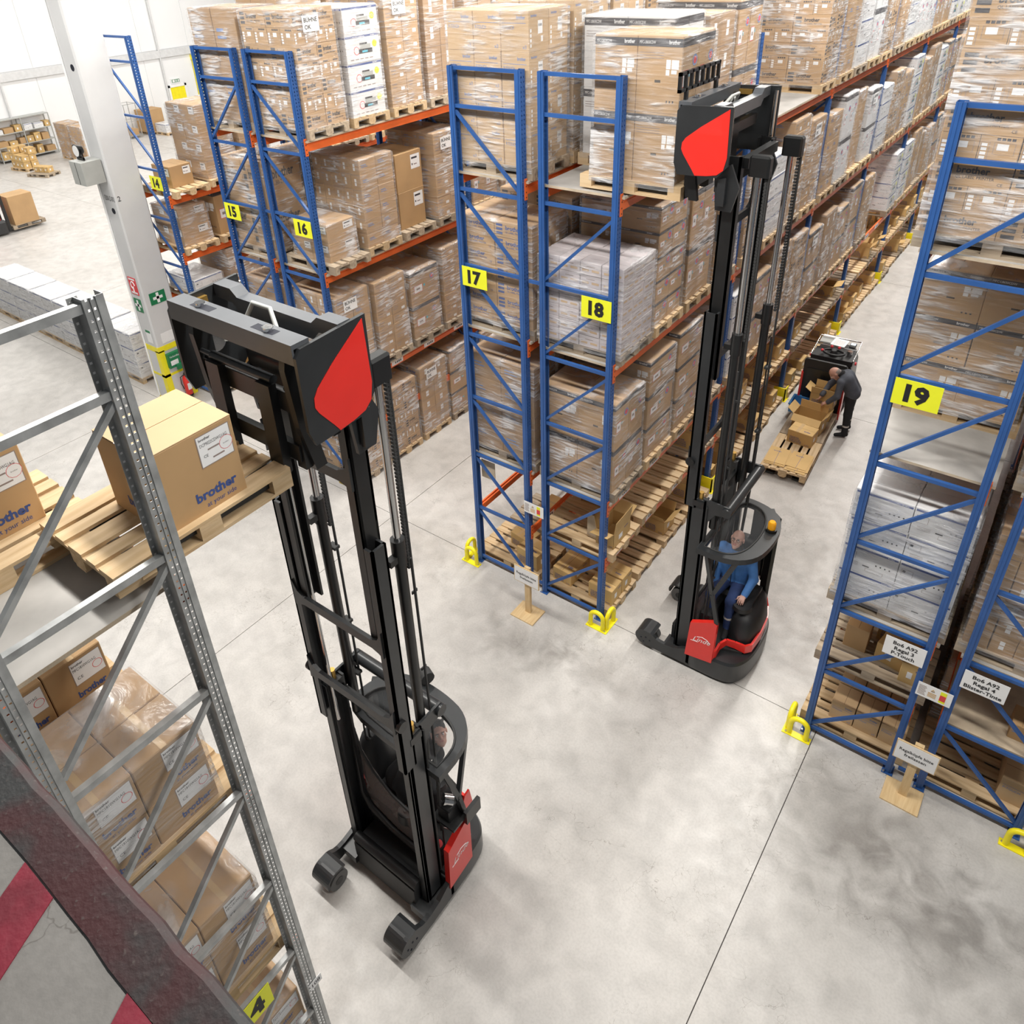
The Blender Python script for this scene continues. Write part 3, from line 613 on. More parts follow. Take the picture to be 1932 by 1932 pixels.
# ---------------------------------------------------------------- goods in the racks
PX = -1.128                                                # pallet start (low x) relative to the aisle face of a rack
LEVN = {0: 'floor level', 1.09: 'lowest beams', 2.12: 'second beams', 4.21: 'third beams', 6.30: 'top deck'}
RN = {14: 'fourteen', 15: 'fifteen', 16: 'sixteen', 17: 'seventeen', 18: 'eighteen', 19: 'nineteen', 20: 'twenty'}
RF = {14: (-10.4, .80), 15: (-6.592, .22), 16: (-5.336, .22), 17: (-1.254, 0), 18: (0, 0), 19: (3.991, -.127), 20: (5.28, -.127)}
DIM = {'ql': ((2,2,7), (1.14,.78,1.5)), 'qlblue': ((3,2,6), (1.14,.78,1.32)), 'ptouch': ((3,2,4), (1.14,.78,1.58)), 'band': ((2,2,2), (1.10,.76,1.40)), 'bandw': ((2,2,2), (1.10,.76,1.44)),
       'wprn': ((2,1,4), (1.14,.72,1.5)), 'wblue': ((2,1,4), (1.12,.76,1.42)), 'dlab': ((5,2,6), (1.12,.76,1.42)), 'olab': ((3,2,8), (1.12,.76,1.5)), 'plain': ((1,1,2), (1.0,.74,1.4)), 'brown': ((2,2,4), (1.12,.76,1.45)),
       'biglab': ((2,1,2), (1.06,.72,1.3)), 'lav': ((4,3,7), (1.16,.80,1.10)), 'honey': ((3,2,4), (1.1,.76,1.2)), 'bb': ((2,1,2), (1.1,.76,1.5))}
def slot(rk, lev, k, q, kind, zs=1., wrap=True, worn=False, sheet=None, n=None, size=None, dx=0., dy=0.):
    fx, fy = RF[rk]; y = fy + k*BAY + .115 + .905*q + dy
    nn, sz = DIM[kind]; nn = n or nn; sz = size or (sz[0], sz[1], sz[2]*zs)
    i = k*4+q
    lab = '%s%s, rack %s, %s, %s' % ('wrapped ' if wrap else '', KDESC[kind], RN[rk], LEVN[lev] if rk != 14 else LEV14[lev], (ORD[i] + ' from the end') if i else 'next to the end frame')
    return load(kind, fx+PX+dx, y, lev, nn, sz, lab, wrap, worn or (i*7+int(lev*3)) % 3 == 0, sheet)
LEV14 = {0: 'floor level', 1.09: 'lowest beams', 2.33: 'second beams', 3.36: 'third beams', 4.55: 'top beams'}
# rack 18
slot(18, 6.30, 0, 1, 'bandw', 1.06); slot(18, 6.30, 0, 2, 'brown', 1.0); slot(18, 6.30, 0, 3, 'band', 1.1)
slot(18, 6.30, 1, 3, 'ql', 1.25, n=(2,2,9), sheet='x')
slot(18, 4.21, 0, 0, 'lav'); slot(18, 4.21, 0, 1, 'band', 1.12, n=(2,2,5)); slot(18, 4.21, 0, 2, 'band', 1.1); slot(18, 4.21, 0, 3, 'brown', 1.1)
slot(18, 2.12, 0, 0, 'band', .98); slot(18, 2.12, 0, 1, 'band', 1.12, n=(2,1,3)); slot(18, 2.12, 0, 2, 'band', 1.15, n=(2,1,3)); slot(18, 2.12, 0, 3, 'plain', 1.1)
rg = random.Random(11)
for k in range(1, 12):
    for q in range(4):
        for lev in (2.12, 4.21, 6.30):
            if lev > 6 and k == 1: continue
            far = min(1., k/5.)
            ch = ['olab', 'band', 'plain', 'dlab', 'ql', 'brown', 'wblue', 'wprn', 'bandw']
            wt = [3, 3, 3, 2, 2, 1, 1+4*far, 1.5+4*far, .5+far]
            kd = rg.choices(ch, wt)[0]
            if (k, q, lev) in ((1, 0, 2.12),): kd = 'wblue'
            if (k, q, lev) in ((1, 0, 4.21),): kd = 'ql'
            if (k, q, lev) in ((3, 1, 2.12), (3, 2, 2.12)): continue
            zs = rg.uniform(.9, 1.12) if lev < 6 else rg.uniform(1.0, 1.3)
            slot(18, lev, k, q, kd, zs, sheet='x' if rg.random() < .10 else None)
# rack 17
slot(17, 6.30, 0, 0, 'ptouch', 1.04); slot(17, 6.30, 0, 1, 'ptouch', 1.06); slot(17, 6.30, 0, 2, 'ptouch', 1.05); slot(17, 6.30, 0, 3, 'ql', 1.1)
slot(17, 4.21, 0, 0, 'qlblue', 1.05, n=(2,2,7)); slot(17, 4.21, 0, 1, 'ql', 1.0); slot(17, 4.21, 0, 2, 'dlab', 1.0)
slot(17, 2.12, 0, 0, 'brown', 1.04, n=(2,2,4)); slot(17, 2.12, 0, 1, 'brown', 1.0); slot(17, 2.12, 0, 2, 'dlab', 1.0)
for k in (1, 2, 3):
    for q in range(4): slot(17, 6.30, k, q, rg.choice(['ql', 'olab', 'brown', 'dlab']), rg.uniform(1., 1.15), sheet='x' if (k, q) in ((1, 2),) else None)
# rack 16
slot(16, 6.30, 0, 0, 'ql', 1.06, n=(2,2,7), sheet='x'); slot(16, 6.30, 0, 1, 'wprn', 1.03); slot(16, 6.30, 0, 2, 'olab', 1.1, sheet='x'); slot(16, 6.30, 0, 3, 'brown', 1.1)
slot(16, 4.21, 0, 0, 'biglab', 1., n=(2,1,2), size=(.84, .60, .62), dx=.12); slot(16, 4.21, 0, 1, 'dlab', 1.02); slot(16, 4.21, 0, 2, 'biglab', 1.0, wrap=False, worn=True, n=(1,1,2), size=(.86, .66, 1.30)); slot(16, 4.21, 0, 3, 'olab', 1.0, sheet='x')
slot(16, 2.12, 0, 0, 'dlab', 1.05, sheet='x'); slot(16, 2.12, 0, 1, 'olab', .96, worn=True); slot(16, 2.12, 0, 2, 'band', .94, n=(2,1,2), worn=True); slot(16, 2.12, 0, 3, 'olab', 1.0, worn=True)
slot(16, 0, 0, 0, 'ql', .9); slot(16, 0, 0, 1, 'ql', .95); slot(16, 0, 0, 2, 'qlblue', 1.12, sheet='x'); slot(16, 0, 0, 3, 'band', 1.05, n=(2,1,3))
for k in (1, 2, 3):
    for q in range(4):
        slot(16, 6.30, k, q, rg.choice(['ql', 'olab', 'brown', 'dlab', 'band']), rg.uniform(1., 1.2), sheet='x' if (k, q) in ((1, 0), (1, 3)) else None)
        if k == 1:
            for lev in (0, 2.12, 4.21): slot(16, lev, k, q, rg.choice(['olab', 'band', 'dlab', 'brown']), rg.uniform(.9, 1.08))
# rack 15
slot(15, 6.30, 0, 0, 'brown', 1.1, n=(2,1,2)); slot(15, 4.21, 0, 0, 'bb', .98); slot(15, 2.12, 0, 0, 'brown', 1.0); slot(15, 0, 0, 0, 'ql', .95)
for lev in (0, 2.12, 4.21): slot(15, lev, 0, 1, 'brown', .95)
for q in (1, 2, 3): slot(15, 6.30, 0, q, 'olab', 1.1)
for q in range(4): slot(15, 6.30, 1, q, rg.choice(['brown', 'ql', 'olab']), 1.1)
# rack 14
slot(14, 4.55, 0, 0, 'biglab', 1, wrap=False, n=(1,1,1), size=(.62, .50, .42), dx=.1); slot(14, 4.55, 0, 1, 'biglab', 1., n=(2,1,4), size=(.98, .74, 1.46)); slot(14, 4.55, 0, 2, 'plain', .7)
slot(14, 3.36, 0, 0, 'biglab', 1, n=(2,1,2), size=(.95, .66, .80)); slot(14, 3.36, 0, 1, 'band', 1, wrap=False, n=(1,1,1), size=(.9, .7, .95)); slot(14, 3.36, 0, 2, 'brown', .62); slot(14, 3.36, 0, 3, 'brown', .6)
slot(14, 2.33, 0, 0, 'wblue', 1, n=(2,1,1), size=(1.0, .7, .30)); slot(14, 2.33, 0, 1, 'brown', .5); slot(14, 2.33, 0, 2, 'brown', .5); slot(14, 2.33, 0, 3, 'brown', .55)
slot(14, 1.09, 0, 0, 'honey', 1, wrap=False, n=(5,2,2), size=(1.1, .76, .46)); slot(14, 1.09, 0, 1, 'honey', 1, wrap=False, n=(5,2,3), size=(1.1, .76, .62)); slot(14, 1.09, 0, 2, 'honey', 1, wrap=False, n=(4,2,2), size=(1.1, .76, .5)); slot(14, 1.09, 0, 3, 'honey', .4, wrap=False)
slot(14, 0, 0, 0, 'honey', .4, wrap=False); slot(14, 0, 0, 1, 'honey', .5, wrap=False); slot(14, 0, 0, 2, 'brown', .5)
for q in range(4): slot(14, 4.55, 1, q, rg.choice(['brown', 'plain', 'biglab']), .8); slot(14, 3.36, 1, q, 'brown', .6)
# rack 19 and 20
slot(19, 6.30, 0, 0, 'ql', 1.24, n=(2,2,9)); slot(19, 6.30, 0, 1, 'ql', 1.2); slot(19, 4.21, 0, 1, 'band', 1.05, n=(2,1,3)); slot(19, 4.21, 0, 2, 'band', 1.0)
slot(19, 2.12, 0, 0, 'wblue', 1.0, n=(2,2,4)); slot(19, 2.12, 0, 1, 'wblue', 1.0); slot(19, 6.30, 0, 2, 'ql', 1.1); slot(19, 6.30, 0, 3, 'brown', 1.1)
slot(20, 2.12, 0, 0, 'dlab', 1.0); slot(20, 4.21, 0, 0, 'brown', .95); slot(20, 2.12, 0, 1, 'dlab', 1.0); slot(20, 4.21, 0, 1, 'dlab', 1.); slot(20, 6.30, 0, 0, 'brown', .9)
for q in (1, 2, 3):  # loads added further back to darken the gap between the two racks
    for rk in (19, 20):
        slot(rk, 0, 0, q, 'brown', .62)
        if not (rk == 20 and q == 1) : slot(rk, 2.12, 0, q, 'brown', .98) if (rk, q) not in ((19, 1), (20, 1)) else None
        if rk == 20: slot(rk, 4.21, 0, q, 'brown', 1.) if q > 1 else None; slot(rk, 6.30, 0, q, 'brown', 1.05)
# ---------------------------------------------------------------- loose pallets and cartons on the picking levels
OPEN = {}
def open_carton(loc, w_, d, h, rz, label, group=None, mk='card4', tilt=(.5, .9, .7, 1.1)):
    """carton with its lid flaps standing open; each flap is a part"""
    o = empty('open_carton', loc, rz, label, 'carton', group); t = .006; m = M[mk]
    b = MB(); b.box(-w_/2,-d/2,0,w_/2,d/2,t).box(-w_/2,-d/2,0,w_/2,-d/2+t,h).box(-w_/2,d/2-t,0,w_/2,d/2,h).box(-w_/2,-d/2,0,-w_/2+t,d/2,h).box(w_/2-t,-d/2,0,w_/2,d/2,h)
    b.build('box', m, o); pr_ = MB(); f = Face(pr_, (-w_/2,-d/2,0), (1,0,0), (0,0,1), w_, h); d_pick(f); f = Face(pr_, (w_/2,-d/2,0), (0,1,0), (0,0,1), d, h); d_picklab(f); pr_.build('print', MLIST, o)
    for k, (cx, cy, ux, uy, L_, W_) in enumerate(((0,-d/2,0,-1,d*.42,w_), (w_/2,0,1,0,d*.42,d), (0,d/2,0,1,d*.42,w_), (-w_/2,0,-1,0,d*.42,d))):
        a = tilt[k]; dr = Vector((ux*math.sin(a), uy*math.sin(a), math.cos(a))); sd = Vector((uy, -ux, 0)) if ux == 0 else Vector((0, 1, 0))
        nn = dr.cross(sd); MB().obox(Vector((cx, cy, h)) + dr*L_/2, dr*L_/2, sd.normalized()*W_*.49, nn.normalized()*.003).build('flap', m, o)
    return o
def carton(kind, loc, w_, d, h, rz, label, group=None):
    return link('carton', cartonmesh(kind, w_, d, h), None, loc, rz, label, 'carton', group)
def strip(rk, lev, k, q): return 'rack %s, %s, %s' % (RN[rk], LEVN[lev], (ORD[k*4+q] + ' from the end') if k*4+q else 'next to the end frame')
rp = random.Random(23)
def pickslot(rk, lev, k, q, n=None, full=True, dx=0.):
    fx, fy = RF[rk]; y = fy + k*BAY + .515 + .905*q; x = fx - .53 + dx; worn = rp.random() < .45
    lab = '%swooden pallet, %s' % ('weathered ' if worn else 'pale ', strip(rk, lev, k, q))
    if full: pallet((x, y, lev), 0, worn, lab, group='picking pallets')
    else: link('pallet', pallet_joined(worn), None, (x, y, lev), 0, lab, 'pallet', 'picking pallets')
    zt = lev+.145; n = rp.choice((1, 1, 2, 2, 0)) if n is None else n
    if n >= 1:
        w_, d, h = rp.uniform(.36,.5), rp.uniform(.3,.42), rp.uniform(.22,.34); xx = x+.58-w_/2-rp.uniform(.02,.10); yy = y+rp.uniform(-.12,.12)
        if rp.random() < .45: open_carton((xx, yy, zt), w_, d, h, rp.uniform(-.1,.1), 'open carton, ' + strip(rk, lev, k, q), 'picking cartons', tilt=(rp.uniform(.2,1.8), rp.uniform(.2,1.6), rp.uniform(.3,1.8), rp.uniform(.3,1.5)))
        else: carton('pick', (xx-w_/2, yy-d/2, zt), w_, d, h, 0, 'closed carton near the pallet edge, ' + strip(rk, lev, k, q), 'picking cartons')
    if n >= 2:
        w_, d, h = rp.uniform(.36,.5), rp.uniform(.3,.4), rp.uniform(.25,.42)
        carton(rp.choice(('pick', 'honey')), (x-.45, y-d/2+rp.uniform(-.1,.1), zt), w_, d, h, 0, 'closed carton at the back, ' + strip(rk, lev, k, q), 'picking cartons')
for k in range(8):
    for q in range(4):
        for lev in (0, 1.09):
            if (k, q) == (0, 0): continue
            if k == 0 and lev == 0 and q in (1, 2): pickslot(18, lev, k, q, 1 if q == 2 else 0); continue
            if k == 0 and lev > 0: pickslot(18, lev, k, q, (0, 0, 0, 1)[q], dx=0); continue
            pickslot(18, lev, k, q, None, full=k < 3, dx=rp.uniform(0, .06) if lev == 0 else 0)
# the first slots, seen through the end frames
pallet((-.50, .50, 0), 0, False, 'pale pallet on the floor behind the frame signed eighteen'); pallet((-.50, .50, 1.09), 0, False, 'pale pallet on the lowest beams behind the frame signed eighteen')
carton('pick', (-.98, .22, .145), .34, .52, .24, -.06, 'carton with a white label on the floor pallet near the spacer')
carton('pick', (-.34, .20, .145), .40, .30, .28, 0, 'front one of two cartons on the floor pallet by the yellow guard'); carton('pick', (-.34, .52, .145), .40, .30, .28, 0, 'rear one of two cartons on the floor pallet by the yellow guard')
open_carton((-.10, .45, 1.235), .28, .5, .26, .02, 'open carton on the lowest beams just behind post eighteen', tilt=(1.2,.1,1.3,.2))
MB().box(-.43, .28, 1.24, -.19, .292, 1.62).build('plywood_sheet', M['chip'], label='small plywood sheet standing on the pallet behind frame eighteen', cat='board')
MB().box(-2.18, .10, 1.66, -1.93, .11, 1.98).build('plywood_sheet', M['chip'], label='small plywood sheet hung in the frame signed seventeen', cat='board')
pallet((-1.78, .52, 0), 0, False, 'pale pallet on the floor behind the frame signed seventeen')
carton('pick', (-1.98, .50, .145), .40, .30, .24, -.15, 'carton at the back of the floor pallet in frame seventeen'); carton('pick', (-1.66, .22, .145), .42, .34, .30, -.12, 'carton at the front of the floor pallet in frame seventeen')
pallet((-1.78, 1.43, 0), 0, True, 'weathered pallet on the floor, second slot of rack seventeen')
carton('honey', (-1.9, 1.2, .145), .5, .4, .34, 0, 'yellowish carton on the second floor pallet of rack seventeen'); carton('honey', (-1.36, 1.2, .145), .3, .4, .42, 0, 'tall yellowish carton beside the spacer on the second floor pallet')
pallet((-.50, 1.43, .30), 0, True, 'weathered pallet stacked on a floor pallet in the second slot') if 0 else None
# rack nineteen and twenty, lower levels
pallet((3.47, .45, 0), 0, False, 'pale pallet on the floor behind the frame signed nineteen')
for i in range(3):
    for j in range(2):
        carton('ptouch', (3.17+.285*i, .14+.33*j, .145), .28, .32, .30, 0, '%s tan carton of the %s row on the floor in rack nineteen' % (('left', 'middle', 'right')[i], ('front', 'back')[j]), 'tan cartons with white labels in rack nineteen')
pallet((3.47, .45, 1.09), 0, True, 'weathered pallet on the lowest beams behind the frame signed nineteen')
carton('honey', (3.45, .30, 1.235), .36, .42, .26, -.2, 'turned carton with label on the pallet under the shelf three sign'); carton('honey', (3.75, .12, 1.235), .25, .4, .30, 0, 'carton with white label on the pallet edge near post nineteen')
carton('plain', (3.10, .30, 1.235), .26, .30, .34, 0, 'plain brown carton at the left of the pallet in frame nineteen'); carton('pick', (3.40, .62, 1.235), .40, .2, .34, 0, 'printed carton behind the plain brown one in frame nineteen')
pallet((4.76, .45, 0), 0, False, 'pale pallet on the floor in rack twenty'); carton('ptouch', (4.98, .14, .145), .42, .40, .36, 0, 'front tan carton on the floor pallet of rack twenty'); carton('ptouch', (4.98, .55, .145), .42, .30, .34, 0, 'rear tan carton on the floor pallet of rack twenty')
MB().box(4.26, -.05, 1.09, 5.26, .95, 1.12).build('plywood_deck', M['chip'], label='bare plywood deck on the lowest beams of rack twenty', cat='board')
for i in range(2): carton('olab', (4.86+.2*i, .12, 1.12), .19, .3, .22, 0, '%s small tan carton on the bare deck of rack twenty' % ('left', 'right')[i])
carton('ql', (4.30, .9, 1.235), .24, .3, .3, 0, 'dark-striped carton in the shade between racks nineteen and twenty')
# ---------------------------------------------------------------- reach trucks (local frame: forks along +y, driver's left = -x)
def arc(cx, cy, r, a0, a1, n=6): return [(cx + r*math.cos(math.radians(a0+(a1-a0)*i/n)), cy + r*math.sin(math.radians(a0+(a1-a0)*i/n))) for i in range(n+1)]
BODY = [(-.65,.34), (-.65,-.08), (-.63,-.17), (-.57,-.27), (-.46,-.35), (-.28,-.41), (0,-.43), (.28,-.41), (.46,-.35), (.57,-.27), (.63,-.17), (.65,-.08), (.65,.34)]
def chaikin(P, keep, it=3):
    for _ in range(it):
        Q = []; K = set(); n_ = len(P)
        for i, p in enumerate(P):
            a, b_ = P[i-1], P[(i+1) % n_]
            if i in keep: K.add(len(Q)); Q.append(p)
            else: Q += [(p[0]*.75+a[0]*.25, p[1]*.75+a[1]*.25), (p[0]*.75+b_[0]*.25, p[1]*.75+b_[1]*.25)]
        P, keep = Q, K
    return P
BODY = chaikin([(-.65,.34), (-.65,-.08), (-.60,-.30), (-.36,-.42), (0,-.44), (.36,-.42), (.60,-.30), (.65,-.08), (.65,.34)], {0, 8})
def ringwall(mb, path, z0, z1, t, mi=0):        # thin vertical band along a plan path with per-point heights
    for i in range(len(path)-1):
        (x0, y0), (x1, y1) = path[i], path[i+1]; za, zb, zc, zd = z0[i], z0[i+1], z1[i], z1[i+1]
        d = Vector((x1-x0, y1-y0, 0)); n_ = Vector((-d.y, d.x, 0)).normalized()*t
        A = [Vector((x0,y0,za)), Vector((x1,y1,zb)), Vector((x1,y1,zd)), Vector((x0,y0,zc))]
        mb.add([*A, *[a+n_ for a in A]], [(0,1,2,3), (7,6,5,4), (3,2,6,7), (0,4,5,1), (0,3,7,4), (1,5,6,2)], mi)
def reach_truck(loc, rz, F, label, beacon, backrest):
    T = empty('reach_truck', loc, rz, label, 'reach truck', 'red and black reach trucks')
    TB, TS, TG, RD, CH = M['truckblack'], M['trucksoft'], M['truckgrey'], M['red'], M['chrome']
    # chassis
    b = MB(); n = len(BODY); sc = lambda k, z: [(x*k, .0+(y*k if y < 0 else y), z) for x, y in BODY]
    V = sc(.985,.05)+sc(1.,.10)+sc(1.,.36)+sc(.97,.40)
    F_ = [(r*n+i, r*n+(i+1)%n, (r+1)*n+(i+1)%n, (r+1)*n+i) for r in range(3) for i in range(n)]
    b.add(V[:3*n], F_[:2*n], 0, True); b.add(V[2*n:], [(i, (i+1)%n, n+(i+1)%n, n+i) for i in range(n)], 0, True); b.add(V[-n:], [tuple(range(n))], 0); b.build('chassis', TG, T)
    tip = arc(.97,.19,.13,-70,100,12)
    lp = [(.30,.07),(.96,.055)] + tip + [(.88,.315),(.84,.295),(.79,.255),(.74,.238),(.66,.235),(.52,.26),(.40,.33),(.30,.37)]
    cowl = [(.84,.295),(.88,.315)] + arc(.97,.19,.13,100,-20,10) + arc(.97,.19,.105,-20,110,8) + [(.84,.27)]
    for s in (-1, 1):
        x0, x1 = (-.65, -.60) if s < 0 else (.60, .65)
        leg = MB(); leg.prism(lp, x0, x1, 'x'); xi = (-.60, -.40) if s < 0 else (.40, .60)
        leg.prism(cowl, *xi, 'x')
        leg.prism([(.30,.10),(.70,.10),(.70,.20),(.30,.22)], *xi, 'x'); lg = leg.build('support_leg', TG, T)
        c = (-.49, -.41) if s < 0 else (.41, .49)
        MB().cyl((c[0],.94,.125),(c[1],.94,.125),.12,18).build('load_wheel', M['wheel'], lg)
        w2 = MB(); w2.cyl((c[0]-.004,.94,.125),(c[1]+.004,.94,.125),.05,12)
        w2.build('wheel_hub', TB, lg)
        bo = MB()
        for yy, zz in ((.94,.20),(1.01,.17),(.88,.17),(.97,.11)): bo.cyl((s*.651,yy,zz),(s*.653,yy,zz),.012,8)
        bo.build('bolts', M['hole'], lg)
    MB().cyl((-.06,-.22,.11),(.06,-.22,.11),.11,16).build('drive_wheel', M['rubber'], T)
    # battery box with padded roll
    MB().prism([(-.44,.30),(.42,.30),(.42,.66),(-.44,.66)], .07, .43).build('battery_cover', TS, T)
    MB().tube([(-.45,.60,.47),(.43,.60,.47)], .055, 12).build('padded_roll', TS, T)
    # red side panel with the maker's script
    rp = MB(); rp.prism([(.36,.27),(-.01,.33),(-.02,1.02),(.03,1.05),(.33,.88)], -.665, -.60, 'x')
    sp = rp.build('side_panel', RD, T)
    MB().text('Linde', (-.667,.27,.60), (0,-1,.12), (0,0,1), .075, bold=.0, wmax=.24, shear=.35).bar((-.667,.30,.585),(-.667,.20,.60),.002,.007,(1,0,0)).tube([(-.667,.22,.685),(-.667,.15,.715),(-.667,.08,.70),(-.667,.04,.655)],.004,5).build('logo', M['white'], sp)
    MB().prism([(.34,.30),(.0,.36),(-.02,.95),(.30,.85)], .60, .66, 'x').build('side_panel', RD, T)
    # red band round the step and the rear
    path = [(-.645,-.01),(-.60,-.04),(-.50,-.05),(-.42,-.10),(-.38,-.20),(-.36,-.33),(-.28,-.395),(0,-.415),(.28,-.395),(.46,-.335),(.57,-.255),(.62,-.15)]
    z0 = [.36,.39,.46,.50,.47,.44,.44,.44,.44,.46,.52,.60]; z1 = [.52,.53,.57,.60,.58,.57,.57,.58,.58,.62,.72,1.0]
    rb = MB(); ringwall(rb, path, z0, z1, .03); rb.build('red_band', RD, T)
    # cab floor, step and rear console
    MB().prism([(-.60,.33),(-.60,.0),(-.44,-.06),(-.36,-.30),(0,-.40),(.4,-.34),(.6,-.1),(.6,.33)], .40, .44).build('cab_floor', M['rubber'], T)
    rc = MB(); V = []
    for z, k in ((.44,1.),(.62,.98),(.80,.9),(.90,.75),(.93,.5)):
        V += [(.12+(x-.12)*k, -.14+(y+.14)*k, z) for x, y in ((-.34,-.22),(-.28,-.34),(0,-.40),(.3,-.38),(.5,-.30),(.6,-.12),(.6,.14),(.2,.10),(-.05,.04),(-.26,-.06))]
    F_ = [(r*10+i, r*10+(i+1)%10, (r+1)*10+(i+1)%10, (r+1)*10+i) for r in range(4) for i in range(10)]; rc.add(V, F_, 0, True); rc.add(V[-10:], [tuple(range(10))], 0, True)
    rc.build('rear_console', TS, T)
    fc = MB(); fc.bbox(-.36,.16,.44,.34,.34,.84,.03).bbox(-.52,.18,.44,-.36,.34,.66,.03); fc.build('front_console', TS, T)
    MB().cyl((-.44,.25,.66),(-.44,.25,.69),.035,12).cyl((-.44,.25,.69),(-.44,.25,.70),.05,12).build('emergency_stop', M['redlabel'], T)
    # seat
    st = MB(); st.bbox(.06,-.14,.80,.52,.34,.93,.05); sc_ = st.build('seat_cushion', TS, T)
    bk = MB(); V = []
    for z, x, hw in ((.92,.47,.22),(1.15,.49,.23),(1.4,.51,.21),(1.55,.52,.16),(1.60,.53,.10)):
        V += [(x-.05,.09-hw,z),(x-.08,.09,z),(x-.05,.09+hw,z),(x+.05,.09+hw*.9,z),(x+.06,.09,z),(x+.05,.09-hw*.9,z)]
    bk.add(V, [(r*6+i, r*6+(i+1)%6, (r+1)*6+(i+1)%6, (r+1)*6+i) for r in range(4) for i in range(6)] + [tuple(range(24,30))], 0, True); bk.build('seat_back', TS, T)
    MB().tube([(-.12,-.14,.97),(-.12,-.14,1.03)],[.13,.12],16).box(-.06,-.24,.95,.34,-.16,1.02).build('armrest', TS, T)
    MB().tube([(-.06,.28,.84),(-.06,.28,.96)],[.10,.09],14).cyl((-.06,.29,.96),(-.06,.29,1.0),.03,10).build('steering_knob', TS, T)
    # plexiglass behind the mast with curved dark rim
    px = [(.50,.80),(.50,1.80),(.30,1.45),(.05,1.20),(-.30,1.12),(-.46,1.16),(-.46,.62),(-.2,.58),(.2,.64)]
    MB().prism(px, .335, .345, 'y').build('mast_shield', M['plexi'], T)
    MB().tube([(.50,.34,1.95),(.42,.35,1.62),(.28,.35,1.40),(.05,.35,1.22),(-.25,.35,1.13),(-.47,.35,1.16)], .018, 8).tube([(.50,.35,1.9),(.50,.37,.9),(.40,.37,.72),(.1,.37,.60),(-.3,.37,.56)], .035, 8).build('shield_rim', TS, T)
    # overhead guard
    out = [(-.69,.36),(.60,.34),(.61,.02),(.50,-.24),(.25,-.37),(-.15,-.38),(-.48,-.31),(-.68,-.06)]
    inn = [(-.61,.29),(.50,.28),(.50,.02),(.38,-.12),(.15,-.19),(-.15,-.20),(-.45,-.14),(-.61,.02)]
    out = chaikin(out, {0}, 2); inn = chaikin(inn, {0}, 2); NR = len(out); rf = MB(); z0_, z1_ = 2.09, 2.165
    V = [(x,y,z1_) for x,y in out]+[(x,y,z1_) for x,y in inn]+[(x*1.01,y*1.01,z0_) for x,y in out]+[(x,y,z0_) for x,y in inn]
    F_ = []
    for i in range(NR):
        j = (i+1)%NR; F_ += [(i+NR,j+NR,j,i),(i,j,j+2*NR,i+2*NR),(i+2*NR,j+2*NR,j+3*NR,i+3*NR),(i+3*NR,j+3*NR,j+NR,i+NR)]
    rf.add(V, F_, 0); ro = rf.build('roof', TG, T)
    MB().prism(inn, 2.125, 2.133).build('roof_window', M['glass'], ro)
    MB().tube([(x,y,2.168) for x,y in inn], .012, 6, closed=True).build('window_seal', M['rubber'], ro)
    gp = MB(); gp.bar((-.63,0,1.03),(-.65,.10,1.50),.05,.05).bar((-.65,.10,1.50),(-.62,.25,2.10),.045,.05).bar((-.65,.10,1.50),(-.60,-.12,2.10),.045,.05); gp.build('guard_post', TG, T)
    gp = MB(); gp.bar((.61,.30,.9),(.59,.30,2.1),.06,.06).bar((.63,-.12,.9),(.60,-.14,2.1),.05,.10).prism([(.60,-.20),(.62,-.05),(.60,.10),(.585,.10),(.60,-.05),(.585,-.20)], .95, 2.08); gp.build('guard_post', TB, T)
    MB().prism([(.52,-.28),(.60,-.18),(.57,-.14),(.50,-.24)], .6, 2.09).build('guard_post', TB, T)
    # mast: outer, middle and inner stage
    dz = F-5.83; zi0, zi1, zm0, zm1, zo1 = 3.85+dz, 6.30+dz, 2.37+dz*.5, 4.95+dz*.5, 2.78
    def channel(mb, s, xo, xi_, y0, y1, za, zb, t=.022):       # C-channel rail open to the inside
        a, c = sorted((s*xo, s*xi_)); mb.box(*(sorted((s*xo, s*(xo-t)))[0], y0, za, sorted((s*xo, s*(xo-t)))[1], y1, zb)); mb.box(a, y0, za, c, y0+t, zb); mb.box(a, y1-t, za, c, y1, zb)
    for s in (-1, 1):
        mb = MB(); channel(mb, s, .545, .44, .36, .545, .10, zo1); channel(mb, s, .54, .46, .545, .575, .10, zo1, .012); mb.box(*sorted((s*.545, s*.535)), .30, .10, *[]) if 0 else None
        mb.build('outer_mast_rail', TG, T)
        mb = MB(); channel(mb, s, .555, .47, .48, .625, zm0, zm1); mb.build('middle_mast_rail', TG, T)
        mb = MB(); channel(mb, s, .468, .375, .45, .61, zi0, zi1); mb.box(*sorted((s*.43, s*.40)), .50, zi0, .53, zi1) if 0 else None
        mb.build('inner_mast_rail', TB, T)
        MB().cyl((s*.42,.53,zi0-1.6),(s*.42,.53,zi1-.05),.018,10).build('guide_rod', CH, T)
        MB().cyl((s*.455,.275,2.15+dz*.4),(s*.455,.275,4.62+dz*.4),.047,14).cyl((s*.455,.275,4.55+dz*.4),(s*.455,.275,4.80+dz*.4),.058,14).box(s*.455-.03,.275,4.6+dz*.4,s*.455+.03,.40,4.66+dz*.4).build('lift_cylinder', TB, T)
        MB().cyl((s*.455,.275,4.7+dz*.4),(s*.455,.275,zi1-.12),.031,12).build('piston_rod', CH, T)
        ch = MB(); z = 4.4+dz
        while z < zi1-.06: ch.box(s*.455-.016,.18,z,s*.455+.016,.205,z+.022); z += .034
        ch.build('lift_chain', M['rubber'], T)
